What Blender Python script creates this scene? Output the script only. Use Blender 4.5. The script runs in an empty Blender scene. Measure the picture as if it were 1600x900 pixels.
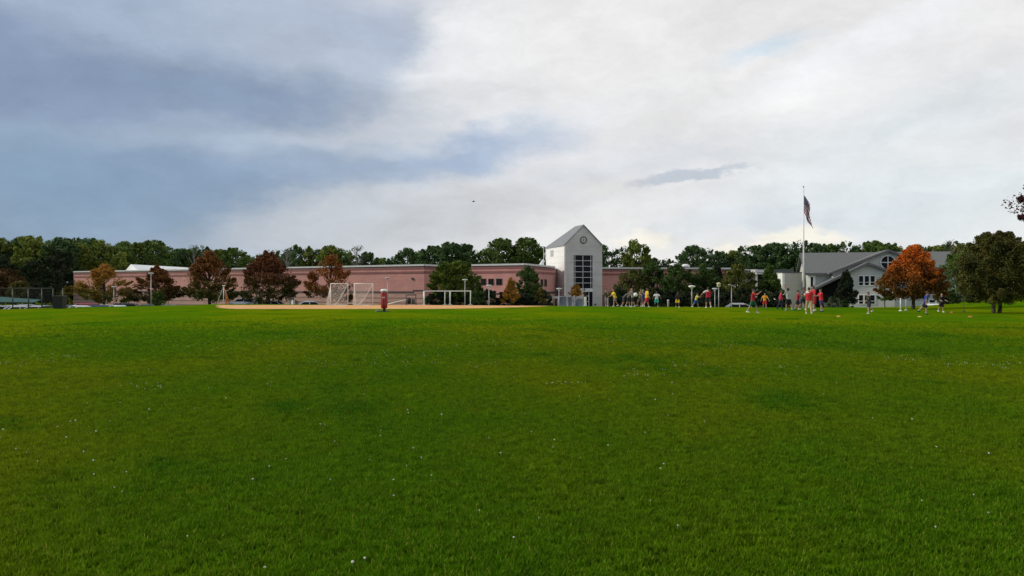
import bpy, bmesh, math, random
import numpy as np
from mathutils import Vector, Matrix

sc = bpy.context.scene
COL = sc.collection
R = math.radians
FPX, HY, CZ = 1256.0, 452.0, 1.6          # focal length in photo pixels, horizon row, eye height

# ------------------------------------------------------------ camera
cam = bpy.data.cameras.new("camera"); camo = bpy.data.objects.new("camera", cam); COL.objects.link(camo)
camo.location = (0, 0, CZ); camo.rotation_euler = (R(90.09), 0, 0)
cam.sensor_width = 36; cam.lens = 36 * FPX / 1600; cam.clip_end = 6000; cam.clip_start = 0.1
sc.camera = camo

# ------------------------------------------------------------ sun + exposure
SUN_EL, SUN_DIR = R(27), Vector((-0.985, 0.06))
sun = bpy.data.lights.new("sun", 'SUN'); suno = bpy.data.objects.new("sun", sun); COL.objects.link(suno)
sun.energy = 3.0; sun.angle = R(3.0); sun.color = (1.0, 0.90, 0.74)
sd = Vector((SUN_DIR.x * math.cos(SUN_EL), SUN_DIR.y * math.cos(SUN_EL), math.sin(SUN_EL))).normalized()
suno.rotation_euler = sd.to_track_quat('Z', 'Y').to_euler()
suno.location = (-60, 0, 60)
vs = sc.view_settings
vs.view_transform = 'Standard'; vs.look = 'None'; vs.gamma = 1; vs.exposure = 0.0; vs.use_curve_mapping = False
sc.cycles.use_denoising = True
sc.cycles.max_bounces = 5; sc.cycles.transparent_max_bounces = 8

# ------------------------------------------------------------ sky
world = bpy.data.worlds.new("World"); sc.world = world; world.use_nodes = True
nt = world.node_tree; nt.nodes.clear()
def N(t, **k):
    n = nt.nodes.new(t)
    for a, b in k.items(): setattr(n, a, b)
    return n
def L(a, b): nt.links.new(a, b)
def M2(op, a, b=None, c=None, clamp=False):
    n = N('ShaderNodeMath', operation=op, use_clamp=clamp)
    for i, v in enumerate((a, b, c)):
        if v is None: continue
        if isinstance(v, (int, float)): n.inputs[i].default_value = v
        else: L(v, n.inputs[i])
    return n.outputs[0]
tc = N('ShaderNodeTexCoord'); sep = N('ShaderNodeSeparateXYZ'); L(tc.outputs['Generated'], sep.inputs[0])
az = M2('ARCTAN2', sep.outputs[0], sep.outputs[1])
el = M2('ARCSINE', sep.outputs[2])
comb = N('ShaderNodeCombineXYZ'); L(az, comb.inputs[0]); L(el, comb.inputs[1])
ae = comb.outputs[0]
def noise(vec, scale, detail=5, rough=0.55, stretch=(1, 2.2, 1), off=(0, 0, 0)):
    mp = N('ShaderNodeMapping'); L(vec, mp.inputs[0]); mp.inputs['Scale'].default_value = stretch; mp.inputs['Location'].default_value = off
    n = N('ShaderNodeTexNoise'); n.inputs['Scale'].default_value = scale; n.inputs['Detail'].default_value = detail
    n.inputs['Roughness'].default_value = rough; L(mp.outputs[0], n.inputs['Vector']); return n
# domain warp of the azimuth/elevation plane
wn = noise(ae, 5, 6, 0.6)
sub = N('ShaderNodeVectorMath', operation='SUBTRACT'); L(wn.outputs['Color'], sub.inputs[0]); sub.inputs[1].default_value = (0.5, 0.5, 0.5)
scl = N('ShaderNodeVectorMath', operation='MULTIPLY'); L(sub.outputs[0], scl.inputs[0]); scl.inputs[1].default_value = (0.19, 0.11, 0)
wadd = N('ShaderNodeVectorMath', operation='ADD'); L(ae, wadd.inputs[0]); L(scl.outputs[0], wadd.inputs[1])
wv = wadd.outputs[0]
wn2 = noise(ae, 22, 6, 0.6)
sub2 = N('ShaderNodeVectorMath', operation='SUBTRACT'); L(wn2.outputs['Color'], sub2.inputs[0]); sub2.inputs[1].default_value = (0.5, 0.5, 0.5)
scl2 = N('ShaderNodeVectorMath', operation='MULTIPLY'); L(sub2.outputs[0], scl2.inputs[0]); scl2.inputs[1].default_value = (0.07, 0.035, 0)
wadd2 = N('ShaderNodeVectorMath', operation='ADD'); L(ae, wadd2.inputs[0]); L(scl2.outputs[0], wadd2.inputs[1])
wf = wadd2.outputs[0]
def S(r, g, b):
    f = lambda c: ((c / 255 + 0.055) / 1.055) ** 2.4 if c / 255 > 0.04045 else c / 255 / 12.92
    return (f(r), f(g), f(b), 1)
def angle_of(px, py):
    a = math.atan((px - 800) / FPX); return a, math.atan((HY - py) / FPX * math.cos(a))
def mixcol(c0, c1, fac):
    n = N('ShaderNodeMix', data_type='RGBA'); n.clamp_factor = True
    for sock, v in ((n.inputs[6], c0), (n.inputs[7], c1)):
        if isinstance(v, tuple): sock.default_value = v
        else: L(v, sock)
    if isinstance(fac, (int, float)): n.inputs[0].default_value = fac
    else: L(fac, n.inputs[0])
    return n.outputs[2]
def blob(px, py, rx, ry, rot=0, amt=1.0, soft=1.0, vec=None):
    a, e = angle_of(px, py)
    mp = N('ShaderNodeMapping', vector_type='TEXTURE'); L(vec if vec is not None else wv, mp.inputs[0])
    mp.inputs['Location'].default_value = (a, e, 0); mp.inputs['Rotation'].default_value = (0, 0, R(rot))
    mp.inputs['Scale'].default_value = (rx / FPX, ry / FPX, 1)
    ln = N('ShaderNodeVectorMath', operation='LENGTH'); L(mp.outputs[0], ln.inputs[0])
    mr = N('ShaderNodeMapRange', interpolation_type='SMOOTHSTEP'); L(ln.outputs['Value'], mr.inputs[0])
    mr.inputs['From Min'].default_value = max(0.0, 1 - soft); mr.inputs['From Max'].default_value = 1.0 + 0.35 * soft
    mr.inputs['To Min'].default_value = amt; mr.inputs['To Max'].default_value = 0
    return mr.outputs[0]
# overall left-dark / right-bright cloud deck
mrx = N('ShaderNodeMapRange', interpolation_type='SMOOTHSTEP'); sx = N('ShaderNodeSeparateXYZ'); L(wv, sx.inputs[0]); L(sx.outputs[0], mrx.inputs[0])
mrx.inputs['From Min'].default_value = -0.55; mrx.inputs['From Max'].default_value = 0.12
col = mixcol(S(150, 168, 192), S(231, 230, 230), mrx.outputs[0])
SKY = [ # px, py, rx, ry, rot, colour, amount, softness
 (120, 25, 420, 70, -5, (166, 180, 200), 0.85, 1.0),
 (560, 40, 210, 70, -10, (166, 180, 202), 0.8, 1.0),
 (250, 125, 400, 66, -3, (128, 147, 173), 0.85, 0.95),
 (440, 150, 220, 46, 6, (134, 152, 178), 0.75, 0.9),
 (40, 120, 190, 80, 0, (130, 146, 174), 0.8, 0.9),
 (190, 214, 130, 20, 0, (160, 177, 198), 0.55, 1.0),
 (560, 95, 150, 40, 5, (180, 192, 208), 0.55, 1.0),
 (420, 226, 190, 30, -5, (172, 188, 206), 0.6, 1.0),
 (110, 310, 340, 100, 3, (124, 150, 176), 0.92, 1.0),
 (330, 285, 230, 50, 6, (130, 152, 180), 0.85, 0.9),
 (540, 262, 210, 40, 6, (150, 169, 193), 0.8, 1.0),
 (750, 242, 190, 34, 12, (152, 172, 201), 0.8, 0.85),
 (840, 200, 120, 28, 14, (172, 190, 212), 0.55, 1.0),
 (570, 348, 230, 52, 4, (188, 193, 200), 0.8, 0.7),
 (790, 322, 200, 58, 8, (202, 203, 206), 0.7, 0.9),
 (740, 100, 130, 80, 30, (228, 229, 230), 0.7, 0.8),
 (690, 60, 70, 50, 30, (238, 238, 238), 0.6, 1.0),
 (880, 50, 230, 75, 10, (241, 240, 239), 0.75, 1.0),
 (1000, 150, 220, 60, 14, (235, 235, 235), 0.55, 1.0),
 (1000, 250, 260, 40, 8, (208, 213, 221), 0.6, 1.0),
 (1180, 300, 240, 40, 4, (213, 218, 224), 0.5, 1.0),
 (1400, 200, 260, 60, 10, (220, 230, 236), 0.6, 1.0),
 (1420, 320, 280, 70, 4, (214, 226, 232), 0.7, 1.0),
 (1350, 100, 230, 48, 18, (243, 243, 243), 0.6, 1.0),
]
for (px, py, rx, ry, rot, c, amt, soft) in SKY:
    col = mixcol(col, S(*c), blob(px, py, rx, ry, rot, amt, soft))
# pale blue opening with the bright diagonal bank below it
col = mixcol(col, S(196, 219, 236), blob(1200, 76, 75, 15, 12, 0.6, 0.8, wf))
col = mixcol(col, S(238, 239, 241), blob(1330, 78, 240, 26, 21, 0.75, 0.6, wf))
col = mixcol(col, S(205, 215, 224), blob(1200, 350, 200, 26, 2, 0.6, 1.0))
# thin grey lens of cloud, and warm heads low over the wood
col = mixcol(col, S(184, 192, 204), blob(1076, 276, 100, 9, 7, 0.85, 0.5, wf))
col = mixcol(col, S(228, 226, 224), blob(950, 290, 70, 14, 10, 0.6, 1.0, wf))
for (px, py, rx, ry) in ((1250, 368, 46, 16), (1205, 380, 36, 12), (1290, 374, 40, 10), (1140, 388, 24, 9), (1000, 376, 50, 14)):
    col = mixcol(col, S(246, 241, 229), blob(px, py, rx, ry, 3, 0.95, 0.6, wf))
# cloud relief
nb = noise(wv, 7, 9, 0.62, (1, 1.9, 1), (3, 1, 0))
nb2 = noise(wf, 17, 8, 0.66, (1, 1.7, 1), (1, 5, 0))
rel = M2('ADD', M2('MULTIPLY', M2('SUBTRACT', nb.outputs[0], 0.5), 0.50), M2('MULTIPLY', M2('SUBTRACT', nb2.outputs[0], 0.5), 0.24))
gain = M2('ADD', rel, 1.07)
gv = N('ShaderNodeVectorMath', operation='SCALE'); L(col, gv.inputs[0]); L(gain, gv.inputs['Scale'])
skt = N('ShaderNodeTexSky', sky_type='NISHITA'); skt.sun_disc = False; skt.sun_elevation = SUN_EL
skt.sun_rotation = math.atan2(SUN_DIR.x, SUN_DIR.y); skt.altitude = 50
STR = 0.1
up = N('ShaderNodeVectorMath', operation='SCALE'); L(gv.outputs[0], up.inputs[0]); up.inputs['Scale'].default_value = 1 / STR
fin = mixcol(skt.outputs[0], up.outputs[0], 0.93)
bg = N('ShaderNodeBackground'); L(fin, bg.inputs[0]); bg.inputs[1].default_value = STR
wo = N('ShaderNodeOutputWorld'); L(bg.outputs[0], wo.inputs[0])

# ------------------------------------------------------------ helpers
def P(px, py, d): return Vector(((px - 800) / FPX * d, d, CZ - (py - HY) / FPX * d))
def sstep(x):
    x = np.clip(x, 0, 1); return x * x * (3 - 2 * x)
ET = [-2, -0.64, -0.56, -0.42, -0.365, -0.2, 0.05, 0.15, 0.35, 0.45, 0.53, 0.64, 2]
ED = [60, 64, 70, 80, 87, 83, 77, 74.5, 70, 71, 78, 110, 130]
def ground(x, y):
    x = np.asarray(x, float); y = np.asarray(y, float)
    t = x / np.maximum(y, 30)
    D = np.interp(t, ET, ED)
    z = -(1.6 + 0.30 * sstep((-t - 0.30) / 0.08)) * sstep((y - D) / 13.0)
    z = z + 1.7 * sstep((t - 0.49) / 0.28) * sstep((y - 57) / 22) * (1 - sstep((y - 110) / 30))
    return z
def gz(x, y): return float(ground(x, y))

def setp(o, label=None, cat=None, group=None, kind=None):
    if label: o['label'] = label
    if cat: o['category'] = cat
    if group: o['group'] = group
    if kind: o['kind'] = kind
    return o
def thing(name, label, cat, loc=(0, 0, 0), rz=0, group=None):
    o = bpy.data.objects.new(name, None); COL.objects.link(o); o.location = loc; o.rotation_euler = (0, 0, rz)
    o.empty_display_size = 0.3
    return setp(o, label, cat, group)
def link(name, me, mat=None, parent=None):
    o = bpy.data.objects.new(name, me); COL.objects.link(o)
    if mat is not None:
        for m in (mat if isinstance(mat, (list, tuple)) else [mat]): me.materials.append(m)
    if parent is not None: o.parent = parent
    return o
class MB:
    def __init__(s): s.v = []; s.f = []; s.smooth = False
    def poly(s, pts):
        b = len(s.v); s.v += [tuple(p) for p in pts]; s.f.append(tuple(range(b, b + len(pts)))); return s
    def box(s, x0, x1, y0, y1, z0, z1):
        b = len(s.v)
        s.v += [(x0,y0,z0),(x1,y0,z0),(x1,y1,z0),(x0,y1,z0),(x0,y0,z1),(x1,y0,z1),(x1,y1,z1),(x0,y1,z1)]
        s.f += [tuple(b+i for i in q) for q in ((0,3,2,1),(4,5,6,7),(0,1,5,4),(1,2,6,5),(2,3,7,6),(3,0,4,7))]; return s
    def prism(s, pts, z0, z1):          # plan polygon extruded in z
        b = len(s.v); n = len(pts)
        s.v += [(p[0], p[1], z0) for p in pts] + [(p[0], p[1], z1) for p in pts]
        s.f += [tuple(b+i for i in range(n))[::-1], tuple(b+n+i for i in range(n))]
        s.f += [(b+i, b+(i+1) % n, b+n+(i+1) % n, b+n+i) for i in range(n)]; return s
    def extr(s, pts, d):                # any planar polygon extruded along a vector
        b = len(s.v); n = len(pts); d = Vector(d)
        s.v += [tuple(p) for p in pts] + [tuple(Vector(p) + d) for p in pts]
        s.f += [tuple(b+i for i in range(n))[::-1], tuple(b+n+i for i in range(n))]
        s.f += [(b+i, b+(i+1) % n, b+n+(i+1) % n, b+n+i) for i in range(n)]; return s
    def tube(s, p0, p1, r0, r1=None, n=8, cap=True):
        p0 = Vector(p0); p1 = Vector(p1); r1 = r0 if r1 is None else r1
        d = (p1 - p0).normalized(); a = d.orthogonal().normalized(); c = d.cross(a)
        b = len(s.v)
        for p, r in ((p0, r0), (p1, r1)):
            for i in range(n):
                t = 2 * math.pi * i / n; s.v.append(tuple(p + (a * math.cos(t) + c * math.sin(t)) * r))
        s.f += [(b+i, b+(i+1) % n, b+n+(i+1) % n, b+n+i) for i in range(n)]
        if cap: s.f += [tuple(b+i for i in range(n))[::-1], tuple(b+n+i for i in range(n))]
        return s
    def path(s, pts, rs, n=7):
        for i in range(len(pts) - 1): s.tube(pts[i], pts[i+1], rs[i], rs[i+1], n)
        return s
    def lathe(s, prof, n=20, c=(0, 0, 0)):
        b = len(s.v)
        for (r, z) in prof:
            for i in range(n):
                t = 2 * math.pi * i / n; s.v.append((c[0] + r * math.cos(t), c[1] + r * math.sin(t), c[2] + z))
        for k in range(len(prof) - 1):
            s.f += [(b+k*n+i, b+k*n+(i+1) % n, b+(k+1)*n+(i+1) % n, b+(k+1)*n+i) for i in range(n)]
        s.f += [tuple(b+i for i in range(n))[::-1], tuple(b+(len(prof)-1)*n+i for i in range(n))]
        return s
    def build(s, name, mat, parent=None, smooth=False, bevel=0):
        me = bpy.data.meshes.new(name); me.from_pydata(s.v, [], s.f); me.update()
        bm = bmesh.new(); bm.from_mesh(me); bmesh.ops.recalc_face_normals(bm, faces=bm.faces)
        if bevel: bmesh.ops.bevel(bm, geom=[e for e in bm.edges if len(e.link_faces) == 2 and e.calc_face_angle(0) > 0.6], offset=bevel, segments=2, affect='EDGES', clamp_overlap=True)
        bm.to_mesh(me); bm.free()
        if smooth:
            me.shade_smooth()
        return link(name, me, mat, parent)
def framed(o, x, y, z, rz=0):
    o.location = (x, y, z); o.rotation_euler = (0, 0, rz); return o

# ------------------------------------------------------------ materials
def mat(name, c, rough=0.7, var=0.12, vscale=3.0, bump=0.0, bscale=30, metal=0.0, c2=None, coord='Object', trans=0.0, spec=None):
    m = bpy.data.materials.new(name); m.use_nodes = True; t = m.node_tree; b = t.nodes['Principled BSDF']
    b.inputs['Roughness'].default_value = rough; b.inputs['Metallic'].default_value = metal
    if spec is not None: b.inputs['Specular IOR Level'].default_value = spec
    tcn = t.nodes.new('ShaderNodeTexCoord'); nz = t.nodes.new('ShaderNodeTexNoise'); nz.inputs['Scale'].default_value = vscale; nz.inputs['Detail'].default_value = 6
    t.links.new(tcn.outputs[coord], nz.inputs['Vector'])
    cr = t.nodes.new('ShaderNodeValToRGB'); t.links.new(nz.outputs[0], cr.inputs[0])
    lo = tuple(max(0, x * (1 - var)) for x in c) if c2 is None else c; hi = tuple(min(1, x * (1 + var)) for x in c) if c2 is None else c2
    cr.color_ramp.elements[0].position = 0.32; cr.color_ramp.elements[1].position = 0.68
    cr.color_ramp.elements[0].color = (*lo, 1); cr.color_ramp.elements[1].color = (*hi, 1)
    t.links.new(cr.outputs[0], b.inputs['Base Color'])
    if bump:
        n2 = t.nodes.new('ShaderNodeTexNoise'); n2.inputs['Scale'].default_value = bscale; n2.inputs['Detail'].default_value = 5; t.links.new(tcn.outputs[coord], n2.inputs['Vector'])
        bp = t.nodes.new('ShaderNodeBump'); bp.inputs['Strength'].default_value = bump; bp.inputs['Distance'].default_value = 0.05
        t.links.new(n2.outputs[0], bp.inputs['Height']); t.links.new(bp.outputs[0], b.inputs['Normal'])
    return m
def joints(m, pitch, depth, width=0.04, vert=None, axis=2):
    """dark horizontal joints every `pitch` metres worked into a wall material (object space)"""
    t = m.node_tree; b = t.nodes['Principled BSDF']; src = b.inputs['Base Color'].links[0].from_socket
    tcn = t.nodes.new('ShaderNodeTexCoord'); sp = t.nodes.new('ShaderNodeSeparateXYZ'); t.links.new(tcn.outputs['Object'], sp.inputs[0])
    def line(sock, p, w):
        a = t.nodes.new('ShaderNodeMath'); a.operation = 'DIVIDE'; t.links.new(sock, a.inputs[0]); a.inputs[1].default_value = p
        f = t.nodes.new('ShaderNodeMath'); f.operation = 'FRACT'; t.links.new(a.outputs[0], f.inputs[0])
        l = t.nodes.new('ShaderNodeMath'); l.operation = 'LESS_THAN'; t.links.new(f.outputs[0], l.inputs[0]); l.inputs[1].default_value = w / p
        return l.outputs[0]
    o = line(sp.outputs[axis], pitch, width)
    mx = t.nodes.new('ShaderNodeMix'); mx.data_type = 'RGBA'; mx.blend_type = 'MULTIPLY'
    mx.inputs[7].default_value = (1 - depth, 1 - depth, 1 - depth, 1); t.links.new(src, mx.inputs[6]); t.links.new(o, mx.inputs[0])
    t.links.new(mx.outputs[2], b.inputs['Base Color']); return m
def brickmat(name, c, c2, mortar, rough=0.85, scale=1.0):
    m = bpy.data.materials.new(name); m.use_nodes = True; t = m.node_tree; b = t.nodes['Principled BSDF']; b.inputs['Roughness'].default_value = rough
    tcn = t.nodes.new('ShaderNodeTexCoord'); sp = t.nodes.new('ShaderNodeSeparateXYZ'); t.links.new(tcn.outputs['Object'], sp.inputs[0])
    ad = t.nodes.new('ShaderNodeMath'); t.links.new(sp.outputs[0], ad.inputs[0]); t.links.new(sp.outputs[1], ad.inputs[1])
    cb = t.nodes.new('ShaderNodeCombineXYZ'); t.links.new(ad.outputs[0], cb.inputs[0]); t.links.new(sp.outputs[2], cb.inputs[1])
    br = t.nodes.new('ShaderNodeTexBrick'); t.links.new(cb.outputs[0], br.inputs[0]); br.inputs['Scale'].default_value = 1
    br.inputs['Brick Width'].default_value = 0.4 * scale; br.inputs['Row Height'].default_value = 0.2 * scale; br.inputs['Mortar Size'].default_value = 0.012
    br.inputs['Color1'].default_value = (*c, 1); br.inputs['Color2'].default_value = (*c2, 1); br.inputs['Mortar'].default_value = (*mortar, 1)
    nz = t.nodes.new('ShaderNodeTexNoise'); nz.inputs['Scale'].default_value = 0.5; nz.inputs['Detail'].default_value = 8; t.links.new(tcn.outputs['Object'], nz.inputs['Vector'])
    mr = t.nodes.new('ShaderNodeMapRange'); mr.inputs['To Min'].default_value = 0.72; mr.inputs['To Max'].default_value = 1.25; t.links.new(nz.outputs[0], mr.inputs[0])
    vm = t.nodes.new('ShaderNodeVectorMath'); vm.operation = 'SCALE'; t.links.new(br.outputs[0], vm.inputs[0]); t.links.new(mr.outputs[0], vm.inputs['Scale'])
    t.links.new(vm.outputs[0], b.inputs['Base Color']); return m
def glassmat(name, c=(0.01, 0.012, 0.015), rough=0.08):
    return mat(name, c, rough, 0.3, 0.6, spec=0.6)
M = {}
M['pink'] = brickmat('pink_block', (0.48, 0.225, 0.20), (0.42, 0.19, 0.17), (0.40, 0.22, 0.20))
M['pinkband'] = brickmat('maroon_block', (0.22, 0.085, 0.08), (0.19, 0.07, 0.07), (0.18, 0.09, 0.08))
M['pinklow'] = joints(brickmat('buff_block', (0.44, 0.26, 0.22), (0.38, 0.22, 0.19), (0.34, 0.22, 0.2)), 0.8, 0.45, 0.25)
M['coping'] = mat('pale_metal_coping', (0.50, 0.50, 0.50), 0.5, 0.1)
M['whiteroof'] = mat('white_membrane_roof', (0.75, 0.76, 0.76), 0.6, 0.08, 0.4)
M['darkroof'] = mat('dark_roof', (0.08, 0.08, 0.085), 0.8, 0.2, 0.5)
M['glass'] = mat('dark_glass', (.008, .009, .011), .25, .3, .6, spec=.12)
M['towerw'] = joints(mat('sunlit_pale_panel', (0.68, 0.67, 0.645), 0.6, 0.05, 1.5), 1.04, 0.3, 0.045)  # side walls paler than the front, sunlight put into the colour
M['towerf'] = joints(joints(brickmat('shaded_grey_block', (0.52, 0.50, 0.48), (0.48, 0.465, 0.45), (0.42, 0.42, 0.42), scale=1.0), 2.08, 0.25, 0.05), 1.0, 0.1, 0.03)  # front greyer than the sides, its shade put into the colour
M['towerroof'] = joints(mat('grey_standing_seam', (0.20, 0.205, 0.21), 0.5, 0.08), 0.6, 0.25, 0.05, axis=1)
M['mullion'] = mat('white_frame', (0.6, 0.61, 0.62), 0.4, 0.05)
M['darkmetal'] = mat('dark_metal', (0.03, 0.03, 0.03), 0.5, 0.2)
M['shingle'] = mat('grey_shingle', (0.125, 0.134, 0.130), 0.9, 0.22, 6, bump=0.5, bscale=12)
M['fascia'] = mat('grey_fascia', (0.10, 0.10, 0.105), 0.6, 0.1)
M['siding'] = joints(mat('white_siding', (0.52, 0.53, 0.49), 0.6, 0.05, 1.0), 0.22, 0.30, 0.035)
M['tan'] = joints(mat('tan_panel', (0.46, 0.44, 0.40), 0.8, 0.06, 2.0), 0.6, 0.15, 0.03)
M['trim'] = mat('white_trim', (0.78, 0.78, 0.74), 0.5, 0.04)
M['asphalt'] = mat('asphalt', (0.06, 0.06, 0.062), 0.9, 0.2, 2, bump=0.3)
M['concrete'] = mat('concrete', (0.42, 0.41, 0.39), 0.85, 0.12, 2, bump=0.2)
M['sand'] = mat('infield_sand', (0.56, 0.27, 0.085), 0.95, 0.12, 0.9, bump=0.5, bscale=8, c2=(0.70, 0.38, 0.14), coord='Object')
M['white'] = mat('white_paint', (0.8, 0.8, 0.78), 0.45, 0.05)
M['greymetal'] = mat('galvanised_metal', (0.34, 0.35, 0.36), 0.45, 0.08, metal=0.3)
M['lamphead'] = mat('pale_lamp_head', (0.50, 0.51, 0.52), 0.4, 0.03)
M['black'] = mat('black_plastic', (0.012, 0.012, 0.013), 0.5, 0.2)
M['blackmetal'] = mat('black_coated_metal', (0.015, 0.02, 0.018), 0.5, 0.2)
M['net'] = mat('white_net_cord', (0.75, 0.76, 0.74), 0.8, 0.05)
M['bark'] = mat('bark', (0.055, 0.042, 0.032), 0.95, 0.35, 6, bump=0.8, bscale=20)
M['barklight'] = mat('pale_bark', (0.16, 0.14, 0.12), 0.95, 0.3, 6, bump=0.6, bscale=20)
M['rubber'] = mat('rubber', (0.015, 0.015, 0.015), 0.8, 0.1)
M['chrome'] = mat('wheel_alloy', (0.4, 0.4, 0.41), 0.3, 0.05, metal=0.8)
M['redpad'] = mat('red_vinyl', (0.33, 0.012, 0.018), 0.4, 0.12)
M['orange'] = mat('orange_plastic', (0.50, 0.14, 0.02), 0.5, 0.08)
M['yellowp'] = mat('yellow_plastic', (0.55, 0.34, 0.04), 0.5, 0.08)
M['planter'] = mat('blue_grey_concrete', (0.22, 0.26, 0.30), 0.8, 0.12, 3)
M['teal'] = mat('teal_canvas', (0.012, 0.085, 0.07), 0.7, 0.15)
M['void'] = mat('porch_shade_black', (0.010, 0.010, 0.010), 0.95, 0.3, spec=0.0)  # near-black colour standing in for the shade under the porch
M['soil'] = mat('soil', (0.05, 0.035, 0.02), 0.95, 0.3)

def grass_mat(name, blade=False):
    m = bpy.data.materials.new(name); m.use_nodes = True; t = m.node_tree; b = t.nodes['Principled BSDF']
    b.inputs['Roughness'].default_value = 0.85 if blade else 1.0; b.inputs['Specular IOR Level'].default_value = 0.06 if blade else 0.0
    g = t.nodes.new('ShaderNodeNewGeometry')
    def nz(scale, det=6, rough=0.6, st=(1, 1, 1), off=(0, 0, 0)):
        mp = t.nodes.new('ShaderNodeMapping'); mp.inputs['Scale'].default_value = st; mp.inputs['Location'].default_value = off; t.links.new(g.outputs['Position'], mp.inputs[0])
        n = t.nodes.new('ShaderNodeTexNoise'); n.inputs['Scale'].default_value = scale; n.inputs['Detail'].default_value = det; n.inputs['Roughness'].default_value = rough
        t.links.new(mp.outputs[0], n.inputs['Vector']); return n.outputs[0]
    def ramp(s, a, b_): 
        mr = t.nodes.new('ShaderNodeMapRange'); mr.interpolation_type = 'SMOOTHSTEP'; t.links.new(s, mr.inputs[0]); mr.inputs['From Min'].default_value = a; mr.inputs['From Max'].default_value = b_; return mr.outputs[0]
    def mix(a, c, f, bt='MIX'):
        n = t.nodes.new('ShaderNodeMix'); n.data_type = 'RGBA'; n.blend_type = bt
        for s, v in ((n.inputs[6], a), (n.inputs[7], c), (n.inputs[0], f)):
            if isinstance(v, (tuple, float, int)): s.default_value = v
            else: t.links.new(v, s)
        return n.outputs[2]
    k = 1.09 if blade else 0.96
    A = lambda r, gg, bb: (r * k, gg * k, bb * k, 1)
    c = mix(A(0.088, 0.200, 0.003), A(0.168, 0.232, 0.003), ramp(nz(0.10, 5, 0.6, (1, 0.55, 1)), 0.40, 0.60))
    c = mix(c, A(0.050, 0.155, 0.003), ramp(nz(0.33, 6, 0.65, (1, .6, 1), (7, 3, 0)), 0.52, 0.68))
    c = mix(c, A(0.190, 0.225, 0.004), ramp(nz(0.8, 6, 0.7, (1, 1, 1), (1, 9, 0)), 0.58, 0.78))
    c = mix(c, A(0.15, 0.15, 0.012), ramp(nz(2.6, 6, 0.7, (1, 1, 1), (4, 2, 0)), 0.66, 0.80))
    c = mix(c, A(0.038, 0.112, 0.004), ramp(nz(1.5, 6, 0.7, (1, 1, 1), (3, 3, 0)), 0.60, 0.74))
    fine = ramp(nz(9, 8, 0.75), 0.25, 0.75)
    c = mix(c, mix(c, (0.55, 0.58, 0.55, 1), 1.0, 'MULTIPLY'), mix((0.85, 0.85, 0.85, 1), (0.0, 0.0, 0.0, 1), fine))
    if blade:
        oi = t.nodes.new('ShaderNodeObjectInfo'); mr = t.nodes.new('ShaderNodeMapRange'); t.links.new(oi.outputs['Random'], mr.inputs[0])
        mr.inputs['To Min'].default_value = 0.65; mr.inputs['To Max'].default_value = 1.35
        vm = t.nodes.new('ShaderNodeVectorMath'); vm.operation = 'SCALE'; t.links.new(c, vm.inputs[0]); t.links.new(mr.outputs[0], vm.inputs['Scale']); c = vm.outputs[0]
        at = t.nodes.new('ShaderNodeAttribute'); at.attribute_name = 'tint'
        c = mix(c, A(0.24, 0.27, 0.03), ramp(at.outputs['Fac'], 0.90, 1.0))
        tr = t.nodes.new('ShaderNodeBsdfTranslucent'); t.links.new(c, tr.inputs[0])
        ms = t.nodes.new('ShaderNodeMixShader'); ms.inputs[0].default_value = 0.4
        t.links.new(b.outputs[0], ms.inputs[1]); t.links.new(tr.outputs[0], ms.inputs[2]); t.links.new(ms.outputs[0], t.nodes['Material Output'].inputs[0])
    else:
        bp = t.nodes.new('ShaderNodeBump'); bp.inputs['Strength'].default_value = 0.9; bp.inputs['Distance'].default_value = 0.06
        t.links.new(nz(14, 8, 0.75), bp.inputs['Height']); t.links.new(bp.outputs[0], b.inputs['Normal'])
    t.links.new(c, b.inputs['Base Color'])
    return m
M['grass'] = grass_mat('turf'); M['blade'] = grass_mat('grass_blade', True)

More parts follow.
